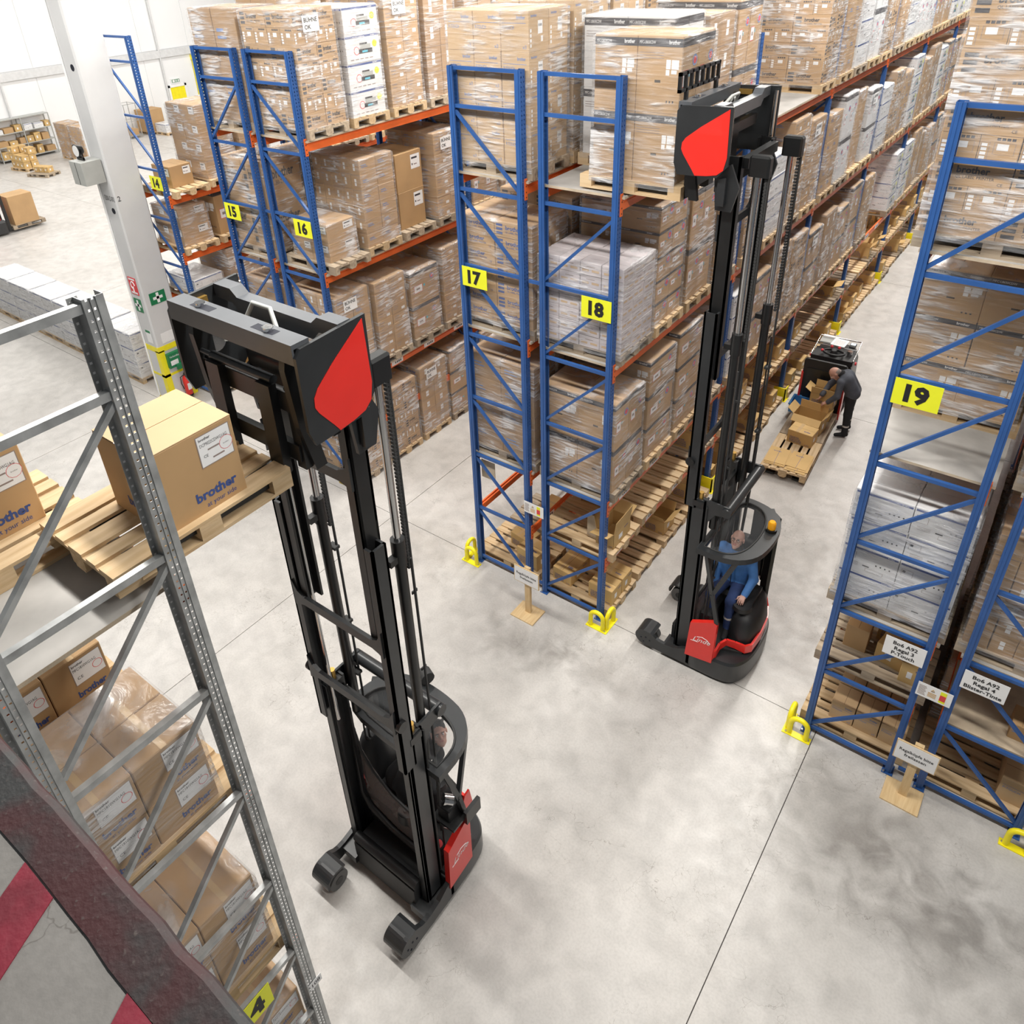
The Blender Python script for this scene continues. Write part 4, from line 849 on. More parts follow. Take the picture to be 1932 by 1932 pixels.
        ho = MB(); ho.tube([(s*.46,.17,zi1-.1),(s*.46,.16,4.2),(s*.47,.16,2.4),(s*.46,.20,.9)],.012,6).tube([(s*.50,.20,4.6),(s*.50,.19,2.5),(s*.50,.22,.7)],.010,6).tube([(s*.52,.33,2.7),(s*.52,.33,.45)],.013,6).tube([(s*.54,.34,2.7),(s*.545,.34,.5),(s*.50,.36,.42)],.011,6)
        for z in (1.6, 2.6, 3.3, 4.2): ho.box(s*.45-.02,.15,z,s*.50+.02,.21,z+.03)
        ho.build('hydraulic_hoses', M['rubber'], T)
        MB().cyl((s*.585,.60,3.02+dz*.5),(s*.545,.60,3.02+dz*.5),.055,14).build('roller_cap', TB, T)
        MB().cyl((s*.50,.44,zo1-.02),(s*.50,.44,zo1+.09),.028,12).build('stop_buffer', M['brass'], T); MB().box(s*.50-.06,.38,zo1-.10,s*.50+.06,.52,zo1-.02).build('buffer_block', TB, T)
        MB().bbox(s*.455-.055,.16,zi1-.16,s*.455+.055,.36,zi1+.04,.02).build('chain_head', TB, T)
        MB().prism([(.08,zo1-.13),(.24,zo1-.16),(.38,zo1-.42),(.40,zo1-.34),(.40,zo1+.02),(.28,zo1+.02),(.08,zo1+.01),(.04,zo1-.06)], s*.52-.012, s*.52+.012, 'x').build('mast_bracket', TG, T)
    MB().cyl((-.56,.10,zo1-.06),(.56,.10,zo1-.06),.062,16).build('cross_tube', TG, T)
    MB().box(-.545,.36,.10,.545,.52,.24).box(-.50,.36,zo1-.3,.50,.40,zo1-.15).build('mast_foot', TB, T)
    def cross(z, hw, y, nm):
        MB().prism([(-hw,z+.16),(-hw+.05,z+.06),(-hw+.13,z+.02),(hw-.13,z+.02),(hw-.05,z+.06),(hw,z+.16),(hw,z-.12),(hw-.05,z-.09),(hw-.12,z-.07),(-hw+.12,z-.07),(-hw+.05,z-.09),(-hw,z-.12)], y, y+.035, 'y').build(nm, TG, T)
    cross(3.05+dz*.5, .53, .615, 'cross_member'); cross(zi0+.08, .52, .605, 'cross_member'); cross(zi1-.75, .46, .60, 'cross_member')
    MB().box(-.40,.40,zi1-.12,.40,.48,zi1-.02).build('cross_member', TB, T)
    MB().box(-.405,.60,zi1-.84,-.33,.63,zi1-.80).build('warning_sticker', M['yellow'], T)
    # carriage with side plates, rails, forks
    cxo = -.05; zb, zt = F+.30, F+.96; A = empty('fork_carriage', (cxo, 0, 0), parent=T)
    pl = [(.50,zt),(1.01,zt-.02),(1.05,zt-.07),(1.05,zb+.10),(1.01,zb-.01),(.60,zb+.0),(.50,zb+.12)]
    rdp = [(.53,zt-.02),(.80,zt-.20),(.94,zt-.31),(.975,zt-.36),(.98,zt-.42),(.955,zt-.47),(.86,zb+.06),(.82,zb),(.70,zb+.01),(.60,zb+.03),(.54,zb+.08),(.515,zb+.2)]
    for s in (-1, 1):
        sp = MB(); sp.prism(pl, s*.60, s*.625, 'x'); q = sp.build('side_plate', TG, A)
        if s < 0: MB().prism(rdp, -.6255, -.629, 'x').build('red_emblem', RD, A)
        MB().cyl((s*.575,.53,zt-.55),(s*.575,.53,zt-.04),.022,10).build('gas_strut', CH, A)
        MB().prism([(.52,zb),(.60,zb-.02),(.60,zb-.28),(.52,zb-.28)], s*.54, s*.58, 'x').build('guide_bracket', TG, A)
        MB().prism([(.50,zb+.12),(.66,zb+.02),(.62,zb-.34),(.46,zb-.34),(.40,zb-.10)], s*.50, s*.53, 'x').build('mast_cheek', TG, A)
        arm = MB(); arm.prism([(1.0,zt-.06),(1.03,zt-.2),(1.0,zb+.05),(.93,zb-.30),(.84,zb-.30),(.90,zb+.05),(.90,zt-.2),(.92,zt-.06)], s*.47, s*.42, 'x'); arm.build('carriage_arm', TB, A)
    fr = MB(); fr.box(-.60,.92,zt-.02,.60,1.05,zt+.01,0).box(-.60,.92,zt-.10,.60,.935,zt-.02,0).box(-.60,1.035,zt-.12,.60,1.05,zt-.02,0)
    for s in (-1, 1): fr.box(s*.30-.10,.955,zt+.0102,s*.30+.10,1.015,zt+.0112,1); fr.cyl((s*.33,.985,zt-.06),(s*.33,.985,zt+.035),.033,14,2)
    fr.build('front_rail', [M['raillit'], M['hole'], CH], A)
    br = MB(); br.prism([(-.60,zt),(-.42,zt),(-.36,zt-.05),(.36,zt-.05),(.42,zt),(.60,zt),(.60,zt-.09),(.42,zt-.10),(.36,zt-.16),(-.36,zt-.16),(-.42,zt-.10),(-.60,zt-.09)], .60, .70, 'y'); br.build('rear_rail', M['raillit'], A)
    fk = MB()
    for s in (-1, 1):
        fk.prism([(1.00,F+.62),(1.055,F+.62),(1.06,F+.04),(2.12,F-.012),(2.18,F-.02),(2.12,F-.030),(1.04,F-.045),(1.00,F-.02)], s*.25-.065, s*.25+.065, 'x')
    fk.build('forks', TB, A)
    cf = MB(); cf.box(-.42,.955,F+.44,.42,1.0,F+.58).box(-.42,.955,F+.08,.42,1.0,F+.20)
    for x in (-.44, .36): cf.box(x,.93,F+.02,x+.08,.985,F+.60)
    cf.build('fork_frame', TB, A)
    MB().cyl((-.30,1.0,F+.64),(.30,1.0,F+.64),.03,12).cyl((.3,1.0,F+.64),(.42,1.0,F+.64),.016,10).build('side_shift_cylinder', TG, A)
    vm = MB(); vm.box(-.10,.70,F-.1,.10,.80,F+.75).box(-.40,.64,F+.10,.40,.70,F+.22).box(-.40,.64,F+.62,.40,.70,F+.72).bbox(-.28,.72,F+.60,.10,.90,F+.80,.03); vm.build('inner_carriage', TB, A)
    MB().tube([(-.15,.8,F+.86),(-.05,.75,F+.95),(.12,.75,F+.95),(.16,.8,F+.84)],.016,8).tube([(.2,.8,F+.80),(.28,.85,F+.90),(.24,.92,F+.72)],.012,8).tube([(-.38,.85,F+.60),(-.25,.88,F+.74),(-.1,.85,F+.68)],.014,8).build('hoses', M['steelgrey'], A)
    MB().cyl((.52,.82,F+.60),(.585,.82,F+.60),.075,18).build('guide_roller', CH, A)
    MB().box(.57,.78,zt-.10,.598,1.02,zt-.05).build('light_strip', M['brass'], A)
    if backrest:
        lb = MB(); z = F+1.05
        lb.box(-.66,1.02,z,.26,1.05,z+.03).box(-.66,1.02,z+.15,.26,1.05,z+.18)
        for i in range(8): lb.box(-.66+.127*i,1.02,z,-.63+.127*i,1.05,z+.18)
        lb.bar((-.5,1.03,zt),(-.5,1.03,z),.04,.03,(0,1,0)).bar((.15,1.03,zt-.05),(.20,1.03,z-.1),.05,.03,(0,1,0)).bar((.20,1.03,z-.1),(.20,1.03,z),.05,.03,(0,1,0)); lb.build('load_backrest', TB, A)
    if beacon:
        bc = MB(); bc.cyl((.13,-.27,2.165),(.13,-.27,2.205),.07,16,0).tube([(.13,-.27,2.205),(.13,-.27,2.29),(.13,-.27,2.31)],[.05,.05,.035],16,1); bc.build('beacon', [TB, M['amber']], T)
    else:
        MB().tube([(.06,-.36,2.25),(.16,-.40,2.25)],[.075,.075],16).bar((.10,-.37,2.165),(.11,-.38,2.25),.02,.02).build('work_lamp', M['rubber'], T)
        b = MB(); b.box(-.70,.02,1.16,-.42,.26,1.19).box(-.74,-.12,1.12,-.70,.10,1.30).bbox(-.62,.06,1.19,-.46,.22,1.36,.01); b.build('terminal_shelf', TB, T)
        MB().tube([(-.56,.10,1.36),(-.50,.16,1.40)],[.06,.06],14).build('printer_roll', M['chrome'], T)
        MB().tube([(-.50,.20,.98),(-.58,.02,.70),(-.62,-.06,.62)],.006,6).build('pull_cable', M['zinc'], T)
        MB().prism([(-.30,.72),(-.16,.62),(-.12,.80),(-.18,.98),(-.26,1.0)], -.47, -.45, 'x').build('red_knee_pad', RD, T)
    return T
T1X, T1Y = .03, -3.92; T2X, T2Y = 1.70, .57
T1 = reach_truck((T1X, T1Y, 0), math.pi, 5.90, 'tall reach truck in front raising a single carton towards the grey rack', False, False)
T2 = reach_truck((T2X, T2Y, 0), math.pi/2, 6.38, 'reach truck at the aisle mouth with amber beacon and driver in blue', True, True)
# ---------------------------------------------------------------- what the trucks carry
def rest(o, x, y, z, rz=0): o.location = (x, y, z); o.rotation_euler = (0, 0, rz); return o
pt = pallet((.04, -5.57, 5.806), math.pi/2, label='bare wooden pallet lifted on the forks of the front truck')
def promo(x, y, z, lab, rz=0, w_=.53, d=.55, h=.52):
    c = empty('large_carton', (x, y, z), rz, lab, 'carton', 'large cartons with blue brand mark')
    b = MB(); b.bbox(-w_/2, -d/2, 0, w_/2, d/2, h, .006, MI['card']); f = Face(b, (w_/2, -d/2, 0), (0,1,0), (0,0,1), d, h); d_side(f)
    g_ = Face(b, (-w_/2, -d/2, 0), (1,0,0), (0,0,1), w_, h); g_.text('brother', .36, .17, .115, 'inkblue', .50, .035); g_.text('at your side', .46, .06, .062, 'inkblue', .37)
    b.build('box', MLIST, c)
    fl_ = MB(); fl_.box(-w_/2, -d/2+.002, h, -.003, d/2-.002, h+.005).box(.003, -d/2+.002, h, w_/2, d/2-.002, h+.005); fl_.build('top_flaps', M['card2'], c)  # paler board here imitates the strong light on the carton top
    MB().box(-.03, -d/2-.002, h+.005, .03, -d/2+.10, h+.0065).build('tape_tab', M['white'], c)
    return c
promo(.12, -5.53, 5.95, 'large tan carton riding on the lifted pallet')
load('band', T2X-1.05-1.2, T2Y-.05-.40, 6.345-.02, (2, 2, 2), (.96, .76, 1.42), 'wrapped tan cartons with dark bands being set onto the top deck by the truck', dxy=(.02, 0))
# ---------------------------------------------------------------- people: one continuous skin grown from tapered limbs
class Sdf:
    def __init__(s, lo, hi, h):
        s.lo = np.array(lo, np.float32); s.h = h; s.n = tuple(int(math.ceil((b-a)/h))+1 for a, b in zip(lo, hi))
        s.f = np.full(s.n, .2, np.float32); s.best = np.full(s.n, .2, np.float32); s.tag = np.zeros(s.n, np.int8)
    def _sub(s, a, b, r):
        i0 = [max(0, int((min(p, q)-r-s.lo[k])/s.h)) for k, (p, q) in enumerate(zip(a, b))]; i1 = [min(s.n[k], int((max(p, q)+r-s.lo[k])/s.h)+2) for k, (p, q) in enumerate(zip(a, b))]
        sl = tuple(slice(x, y) for x, y in zip(i0, i1)); g = np.meshgrid(*[s.lo[k]+s.h*np.arange(i0[k], i1[k], dtype=np.float32) for k in range(3)], indexing='ij')
        return sl, np.stack(g, -1)
    def _mix(s, sl, d, tag, k):
        f = s.f[sl]; hh = np.clip(.5+.5*(f-d)/k, 0, 1); s.f[sl] = f*(1-hh)+d*hh-k*hh*(1-hh)
        b = s.best[sl]; m = d < b; b[m] = d[m]; s.best[sl] = b; t = s.tag[sl]; t[m] = tag; s.tag[sl] = t
    def cone(s, a, b, ra, rb, tag, k=.02):
        a = np.array(a, np.float32); b = np.array(b, np.float32); sl, P = s._sub(a, b, max(ra, rb)+.07); ab = b-a
        t = np.clip(((P-a)@ab)/max(1e-9, ab@ab), 0, 1); d = np.linalg.norm(P-a-t[..., None]*ab, axis=-1)-(ra+(rb-ra)*t); s._mix(sl, d, tag, k)
    def ell(s, c, ax, r, tag, k=.015):
        c = np.array(c, np.float32); R_ = max(r)+.06; sl, P = s._sub(c, c, R_); A = np.array(ax, np.float32); q = (P-c)@A.T; r = np.array(r, np.float32)
        k0 = np.linalg.norm(q/r, axis=-1); k1 = np.linalg.norm(q/(r*r), axis=-1); s._mix(sl, k0*(k0-1)/np.maximum(k1, 1e-6), tag, k)
    def mesh(s, name, mats):
        f = s.f; n0, n1, n2 = s.n; ins = f < 0; c = [ins[i:n0-1+i, j:n1-1+j, k:n2-1+k] for i in (0,1) for j in (0,1) for k in (0,1)]
        sm = sum(x.astype(np.int8) for x in c); act = (sm > 0) & (sm < 8); idx = -np.ones(act.shape, np.int64); cells = np.argwhere(act); idx[act] = np.arange(len(cells))
        acc = np.zeros((len(cells), 3)); cnt = np.zeros(len(cells)); off = [(i,j,k) for i in (0,1) for j in (0,1) for k in (0,1)]
        for a in off:
            for ax in range(3):
                if a[ax]: continue
                b = list(a); b[ax] = 1; fa = f[tuple((cells+a).T)]; fb = f[tuple((cells+b).T)]; m = (fa < 0) != (fb < 0); t = np.where(m, fa/np.where(fa-fb == 0, 1, fa-fb), 0)
                p = np.tile(np.array(a, float), (len(cells), 1)); p[:, ax] += t; acc += p*m[:, None]; cnt += m
        V = s.lo+(cells+acc/cnt[:, None])*s.h; Q = []
        for ax in range(3):
            u, v = [(1,2),(2,0),(0,1)][ax]; sa = [slice(None)]*3; sb = [slice(None)]*3; sa[ax] = slice(0, -1); sb[ax] = slice(1, None)
            A, B = ins[tuple(sa)], ins[tuple(sb)]
            for flip, m in ((False, A & ~B), (True, ~A & B)):
                e = np.argwhere(m); ok = (e[:, u] > 0) & (e[:, v] > 0) & (e[:, u] < s.n[u]-1) & (e[:, v] < s.n[v]-1); e = e[ok]
                def ci(du, dv): q = e.copy(); q[:, u] += du; q[:, v] += dv; return idx[tuple(q.T)]
                q = np.stack([ci(-1,-1), ci(0,-1), ci(0,0), ci(-1,0)], 1); Q.append(q[:, ::-1] if flip else q)
        Q = np.concatenate(Q); Q = Q[(Q >= 0).all(1)]
        me = bpy.data.meshes.new(name); me.vertices.add(len(V)); me.vertices.foreach_set('co', V.astype(np.float32).ravel())
        me.loops.add(len(Q)*4); me.loops.foreach_set('vertex_index', Q.ravel().astype(np.int32)); me.polygons.add(len(Q)); me.polygons.foreach_set('loop_start', np.arange(len(Q), dtype=np.int32)*4)
        try: me.polygons.foreach_set('loop_total', np.full(len(Q), 4, np.int32))
        except Exception: pass
        me.polygons.foreach_set('material_index', s.tag[tuple(cells[Q[:, 0]].T)].astype(np.int32)); me.polygons.foreach_set('use_smooth', np.ones(len(Q), bool)); me.update(); me.validate()
        for m in mats: me.materials.append(m)
        return me
def nrm(v): v = np.array(v, float); return v/np.linalg.norm(v)
SKIN, JAC, TRO, SHO, HAI, DRK, LIP, REF = range(8)
def human(name, J, mats, parent, lo, hi, loc=(0,0,0), rz=0, hair='short', h=.0075, label=None, puff=.012, glasses=False, beard=False, only_upper=False):
    """J: joint positions in the parent's frame; head given by centre, facing and up vectors"""
    S_ = Sdf(lo, hi, h); p = {k: np.array(v, float) for k, v in J.items()}
    f = nrm(p['face']); u = nrm(p['up'] - f*(p['up']@f)); r = np.cross(f, u); H_ = p['head']; A = np.array([r, f, u])
    # torso with shoulders and hips
    rt = nrm(p['shR']-p['shL']); C_ = p['chest']; PV = p['pelvis']
    for s in (-1, 1):
        S_.cone(PV+rt*.075*s, C_+rt*.085*s, .125+puff, .12+puff, JAC, .04)
        S_.cone(C_+rt*.06*s, (p['shR'] if s > 0 else p['shL']), .105+puff, .062+puff, JAC, .04)
    S_.cone(C_, p['neck'], .10+puff, .075, JAC, .03); S_.cone(p['neck'], p['neck']+(H_-p['neck'])*.25, .078, .072, DRK, .01)
    S_.cone(p['neck'], H_-u*.02, .056, .055, SKIN, .012)
    # head: cranium, face, jaw, nose, brow, ears
    S_.ell(H_+u*.028-f*.012, A, (.076, .096, .090), SKIN if hair == 'bald' else SKIN, .01)
    S_.ell(H_+f*.026-u*.035, A, (.064, .070, .088), SKIN, .015); S_.cone(H_+f*.052-u*.088, H_+f*.066-u*.108, .036, .026, SKIN, .02)
    S_.cone(H_+f*.094+u*.012, H_+f*.113-u*.026, .009, .014, SKIN, .010); S_.cone(H_+f*.108-u*.028+r*.010, H_+f*.108-u*.028-r*.010, .009, .009, SKIN, .006)
    S_.cone(H_+f*.086+u*.022+r*.032, H_+f*.086+u*.022-r*.032, .010, .010, SKIN, .012); S_.cone(H_+f*.094-u*.062+r*.018, H_+f*.094-u*.062-r*.018, .0065, .0065, LIP, .005)
    for s in (-1, 1):
        S_.ell(H_+r*.082*s-f*.006-u*.005, A, (.010, .020, .032), SKIN, .006); S_.ell(H_+r*.046*s+f*.062-u*.022, A, (.022, .022, .020), SKIN, .015)
    if hair not in ('bald', 'ring'):
        S_.ell(H_+u*.042-f*.022, A, (.083, .098, .088), HAI, .006)
        for i in range(14 if hair == 'spiky' else 5):
            a = -1.1+2.2*((i*5) % 14)/13.; b = .08*math.sin(i*2.3)
            S_.cone(H_+u*.112+r*.06*a+f*(.02+b*.4), H_+u*(.135+.01*(i % 3))+r*.065*a+f*(.045+b*.5), .018, .007, HAI, .012)
    if hair == 'ring': S_.ell(H_-f*.040+u*.004, A, (.081, .078, .070), HAI, .006)
    if beard: S_.ell(H_+f*.050-u*.080, A, (.054, .048, .044), HAI if False else SKIN, .008)
    # arms and hands
    for s, sd in ((1, 'R'), (-1, 'L')):
        sh, el, wr = p['sh'+sd], p['el'+sd], p['wr'+sd]
        S_.cone(sh, el, .058+puff, .047+puff, JAC, .03); S_.cone(el, wr, .046+puff, .038+puff*.6, JAC, .025); fd = nrm(p['hd'+sd]); pn = nrm(p['pn'+sd]-fd*(nrm(p['pn'+sd])@fd)); sd_ = np.cross(fd, pn)*(1 if s > 0 else -1)
        S_.cone(wr-nrm(wr-el)*.035, wr+nrm(wr-el)*.005, .042+puff*.4, .038, DRK, .008)
        k0 = wr+fd*.085
        S_.cone(wr, wr+fd*.03, .027, .027, SKIN, .012)
        for q in (-.024, 0, .024): S_.cone(wr+fd*.025+sd_*q*.6, k0+sd_*q, .017, .015, SKIN, .012)
        for i, (q, L_) in enumerate(((.033, .066), (.011, .076), (-.011, .070), (-.031, .054))):
            a0 = k0+sd_*q; a1 = a0+(fd*.92+pn*.38+sd_*q*2.0)*L_*.5; a2 = a1+(fd*.55+pn*.85)*L_*.5
            S_.cone(a0, a1, .0098, .0090, SKIN, .004); S_.cone(a1, a2, .0090, .0078, SKIN, .003)
        t0 = wr+fd*.035+sd_*.026; t1 = t0+(fd*.55+sd_*.75+pn*.25)*.04; t2 = t1+(fd*.9+sd_*.15+pn*.4)*.034
        S_.cone(t0, t1, .014, .0115, SKIN, .008); S_.cone(t1, t2, .0115, .009, SKIN, .004)
    # legs and shoes
    for sd in 'RL':
        hp, kn, an, to = p['hip'+sd], p['kn'+sd], p['an'+sd], p['to'+sd]
        S_.cone(PV, hp, .12, .10, TRO, .03); S_.cone(hp, kn, .098, .070, TRO, .03); S_.cone(kn, an, .070, .056, TRO, .025)
        d = nrm(to-an); S_.cone(kn+(an-kn)*.60, kn+(an-kn)*.62, .0625, .0622, REF, .004)
        S_.cone(an-d*.03+np.array((0,0,-.035)), to+np.array((0,0,.0)), .044, .036, SHO, .02); S_.cone(an, an+np.array((0,0,-.04)), .048, .044, SHO, .015)
    o = link(name, S_.mesh(name, mats), parent, loc, rz)
    # eyes, brows, glasses
    ey = MB()
    for s in (-1, 1):
        c = H_+r*.031*s+f*.084-u*.001
        ey.sphere(c, .0115, 10, 6, 0); ey.sphere(c+f*.0075, .0062, 8, 5, 1); ey.bar(c+u*.021-r*.017+f*.010, c+u*.021+r*.017+f*.010, .010, .006, tuple(u), 2)
    ey.build('eyes', [M['white'], M['black'], mats[HAI]], o)
    if glasses:
        gl = MB()
        for s in (-1, 1):
            c = Vector(H_+r*.034*s+f*.106-u*.004); gl.tube([c+Vector(r)*.024*math.cos(a*.5236)+Vector(u)*.016*math.sin(a*.5236) for a in range(12)], .0025, 5, closed=True)
            gl.tube([c+Vector(r)*.024*s, Vector(H_+r*.080*s+f*.06), Vector(H_+r*.084*s-f*.01)], .0022, 5)
        gl.tube([Vector(H_+r*.012+f*.108), Vector(H_-r*.012+f*.108)], .0025, 5); gl.build('glasses', M['black'], o)
    if label: tag(o, label, 'person')
    return o
M['skin'] = mat('skin', (.56, .31, .235), .55, var=.06, scale=14); M['lips'] = mat('lips', (.46, .18, .15), .5)
M['skin2'] = mat('paler_skin', (.60, .36, .29), .5, var=.05, scale=14)
M['jblue'] = mat('blue_work_jacket', (.055, .175, .44), .75, var=.22, scale=7, bump=.5, bscale=9)
M['tnavy'] = mat('navy_work_trousers', (.018, .038, .12), .8, var=.25, scale=7, bump=.5, bscale=9)
M['dark'] = mat('black_cloth', (.012, .012, .014), .85, var=.2, scale=8, bump=.4, bscale=9)
M['gjack'] = mat('charcoal_grey_jacket', (.070, .078, .098), .8, var=.22, scale=7, bump=.5, bscale=9)
M['hairdark'] = mat('dark_hair', (.018, .014, .012), .7, bump=.5, bscale=90); M['hairgrey'] = mat('grey_stubble', (.24, .21, .19), .8)
M['reflex'] = mat('reflective_tape', (.50, .48, .44), .4)
# driver of the truck at the aisle mouth
D2 = dict(pelvis=(.27,.12,1.06), chest=(.245,.13,1.43), neck=(.24,.135,1.61), head=(.21,.145,1.765), face=(-.88,-.02,.46), up=(.40,.0,1.), shL=(.245,-.065,1.51), shR=(.245,.325,1.52),
          elL=(.16,-.155,1.25), wrL=(-.045,-.125,1.115), elR=(.20,.345,1.26), wrR=(.04,.315,1.06), hdL=(-1,.05,-.22), pnL=(-.1,0,-1), hdR=(-.9,-.1,-.25), pnR=(-.1,0,-1),
          hipL=(.22,.03,1.02), hipR=(.22,.22,1.02), knL=(-.14,.01,1.0), knR=(-.17,.27,1.0), anL=(-.17,.0,.575), anR=(-.20,.23,.575), toL=(-.32,-.02,.50), toR=(-.36,.20,.50))
d2 = human('person', D2, [M['skin2'], M['jblue'], M['tnavy'], M['dark'], M['hairgrey'], M['dark'], M['lips'], M['reflex']], None, (-.50,-.35,.42), (.52,.52,1.92), (T2X, T2Y, 0), math.pi/2, 'bald', glasses=True,
           label='bald person with glasses in a blue jacket seated in the aisle truck, looking up')
MB().tube([(D2['chest'][0]-.128,.13,1.06),(D2['chest'][0]-.142,.13,1.25),(D2['chest'][0]-.138,.13,1.43),(D2['chest'][0]-.10,.135,1.56)], .006, 5).build('zip', M['dark'], d2)
# driver of the front truck
D1 = dict(pelvis=(.24,.0,1.02), chest=(.07,-.16,1.31), neck=(-.01,-.235,1.465), head=(-.085,-.285,1.605), face=(-.70,.50,.58), up=(.5,-.25,1.), shL=(.07,-.35,1.36), shR=(.06,.03,1.41),
          elL=(.0,-.33,1.12), wrL=(-.06,-.16,1.02), elR=(.10,.20,1.16), wrR=(.02,.235,.99), hdL=(-.9,.2,-.2), pnL=(0,0,-1), hdR=(-.55,.1,-.75), pnR=(-.6,0,-.6),
          hipL=(.2,-.08,1.0), hipR=(.2,.10,1.0), knL=(-.16,-.06,.99), knR=(-.17,.18,.99), anL=(-.18,-.06,.575), anR=(-.2,.16,.575), toL=(-.33,-.08,.50), toR=(-.36,.13,.50))
d1 = human('person', D1, [M['skin'], M['dark'], M['dark'], M['dark'], M['hairdark'], M['dark'], M['lips'], M['dark']], None, (-.50,-.50,.42), (.52,.45,1.82), (T1X, T1Y, 0), math.pi, 'spiky', beard=True,
           label='dark-haired person in black leaning out of the front truck and looking up')
# order picker bending over the cartons
PK = dict(pelvis=(1.47,6.93,.96), chest=(1.33,6.86,1.24), neck=(1.22,6.80,1.33), head=(1.12,6.75,1.33), face=(-.52,-.30,-.80), up=(-.80,-.35,.50), shL=(1.28,6.66,1.22), shR=(1.22,7.02,1.22),
          elL=(1.28,6.56,.97), wrL=(1.14,6.55,.80), elR=(1.05,6.93,1.0), wrR=(.97,6.74,.82), hdL=(-.8,-.25,-.45), pnL=(-.3,0,-1), hdR=(-.25,-.3,-.9), pnR=(-.8,0,-.3),
          hipL=(1.47,6.83,.92), hipR=(1.46,7.03,.92), knL=(1.48,6.80,.50), knR=(1.45,7.06,.50), anL=(1.50,6.78,.10), anR=(1.47,7.08,.10), toL=(1.36,6.72,.045), toR=(1.33,7.02,.045))
human('person', PK, [M['skin'], M['gjack'], M['dark'], M['dark'], M['hairgrey'], M['dark'], M['lips'], M['reflex']], None, (.70,6.30,-.02), (1.75,7.35,1.55), hair='ring', h=.0085, label='person in grey jacket bending over open cartons on the aisle floor truck')
# ---------------------------------------------------------------- grey rack beside the mezzanine
r4 = empty('pallet_rack', (.62, -5.85, 0), label='galvanised grey rack frame at the lower left', cat='rack', group='galvanised rack')
def gpost():
    b = MB(); W = .10; hh = 7.5
    b.box(-.003, -W, 0, 0, -W+.014, hh); b.box(-.003, -W+.026, 0, 0, -.058, hh); b.box(-.003, -.046, 0, 0, -.0, hh)                 # outer face with two hole rows
    z = 0
    while z < hh:
        for y0 in (-W+.014, -.058): b.box(-.003, y0, z, 0, y0+.012, min(hh, z+.038))
        z += .05
    b.box(.0, -.066, 0, .006, -.060, hh); b.box(0, -.040, 0, .006, -.034, hh)
    b.box(-.075, -W, 0, -.003, -W+.003, hh); b.box(-.075, -.003, 0, -.003, 0, hh); b.box(-.078, -W-.03, 0, -.075, -W+.02, hh)
    z = .02
    while z < hh: b.box(-.0745, -W-.02, z, -.0742, -W-.008, z+.012, 1); z += .05
    return b.mesh('post', [M['galv'], M['white']])
GP = gpost()
for x in (0, -2.8):
    link('post', GP, r4, (x, 0, 0)); link('post', GP, r4, (x, -.93, 0))
for z in (7.46, 7.02, 6.02, 4.97, 3.97, 2.9, 1.9, .9):
    MB().box(-.05, -.96, z-.025, -.01, -.08, z+.02).build('brace', M['galv'], r4)
for z in (7.0, 5.99, 4.94, 3.94, 2.87, 1.87):
    MB().bar((-.03, -.09, z-.03), (-.03, -.93, z-.86), .03, .035, (1,0,0)).build('brace', M['galv'], r4)
for z in (1.86, 3.78, 5.72):
    for y, rz_ in ((0.0, 0), (-1.03, 0)): MB().box(-2.72, y-.05 if y == 0 else y, z-.13, -.08, y if y == 0 else y+.05, z).build('beam', M['orange'], r4)
    for i in range(2): 
        d_ = MB(); d_.box(-.13-1.3*i-1.29, -1.07, z, -.13-1.3*i, -.02, z+.028, 1); d_.box(-.131-1.3*i-1.288, -1.069, z+.028, -.131-1.3*i, -.021, z+.0285, 0); d_.build('deck_board', DECKM, r4)
numsign(4, .628, -6.49, 1.68, 'yellow sign with a black four low on the grey rack', 'y', .27, .27)
tb = MB(); tb.box(0, 0, 0, .004, .12, .10, 0); tb.text('108', (.005, .02, .03), (0,1,0), (0,0,1), .045, 1, bold=.01); tb.build('tag', [M['white'], M['ink']], loc=(.625, -5.93, 1.22), label='small white tag reading one-zero-eight on the grey post', cat='tag')
pallet((-.62, -6.48, 5.75), math.pi/2, False, 'pale pallet already stored on the grey rack deck'); promo(-.74, -6.36, 5.896, 'large tan carton on the stored pallet at the left picture edge')
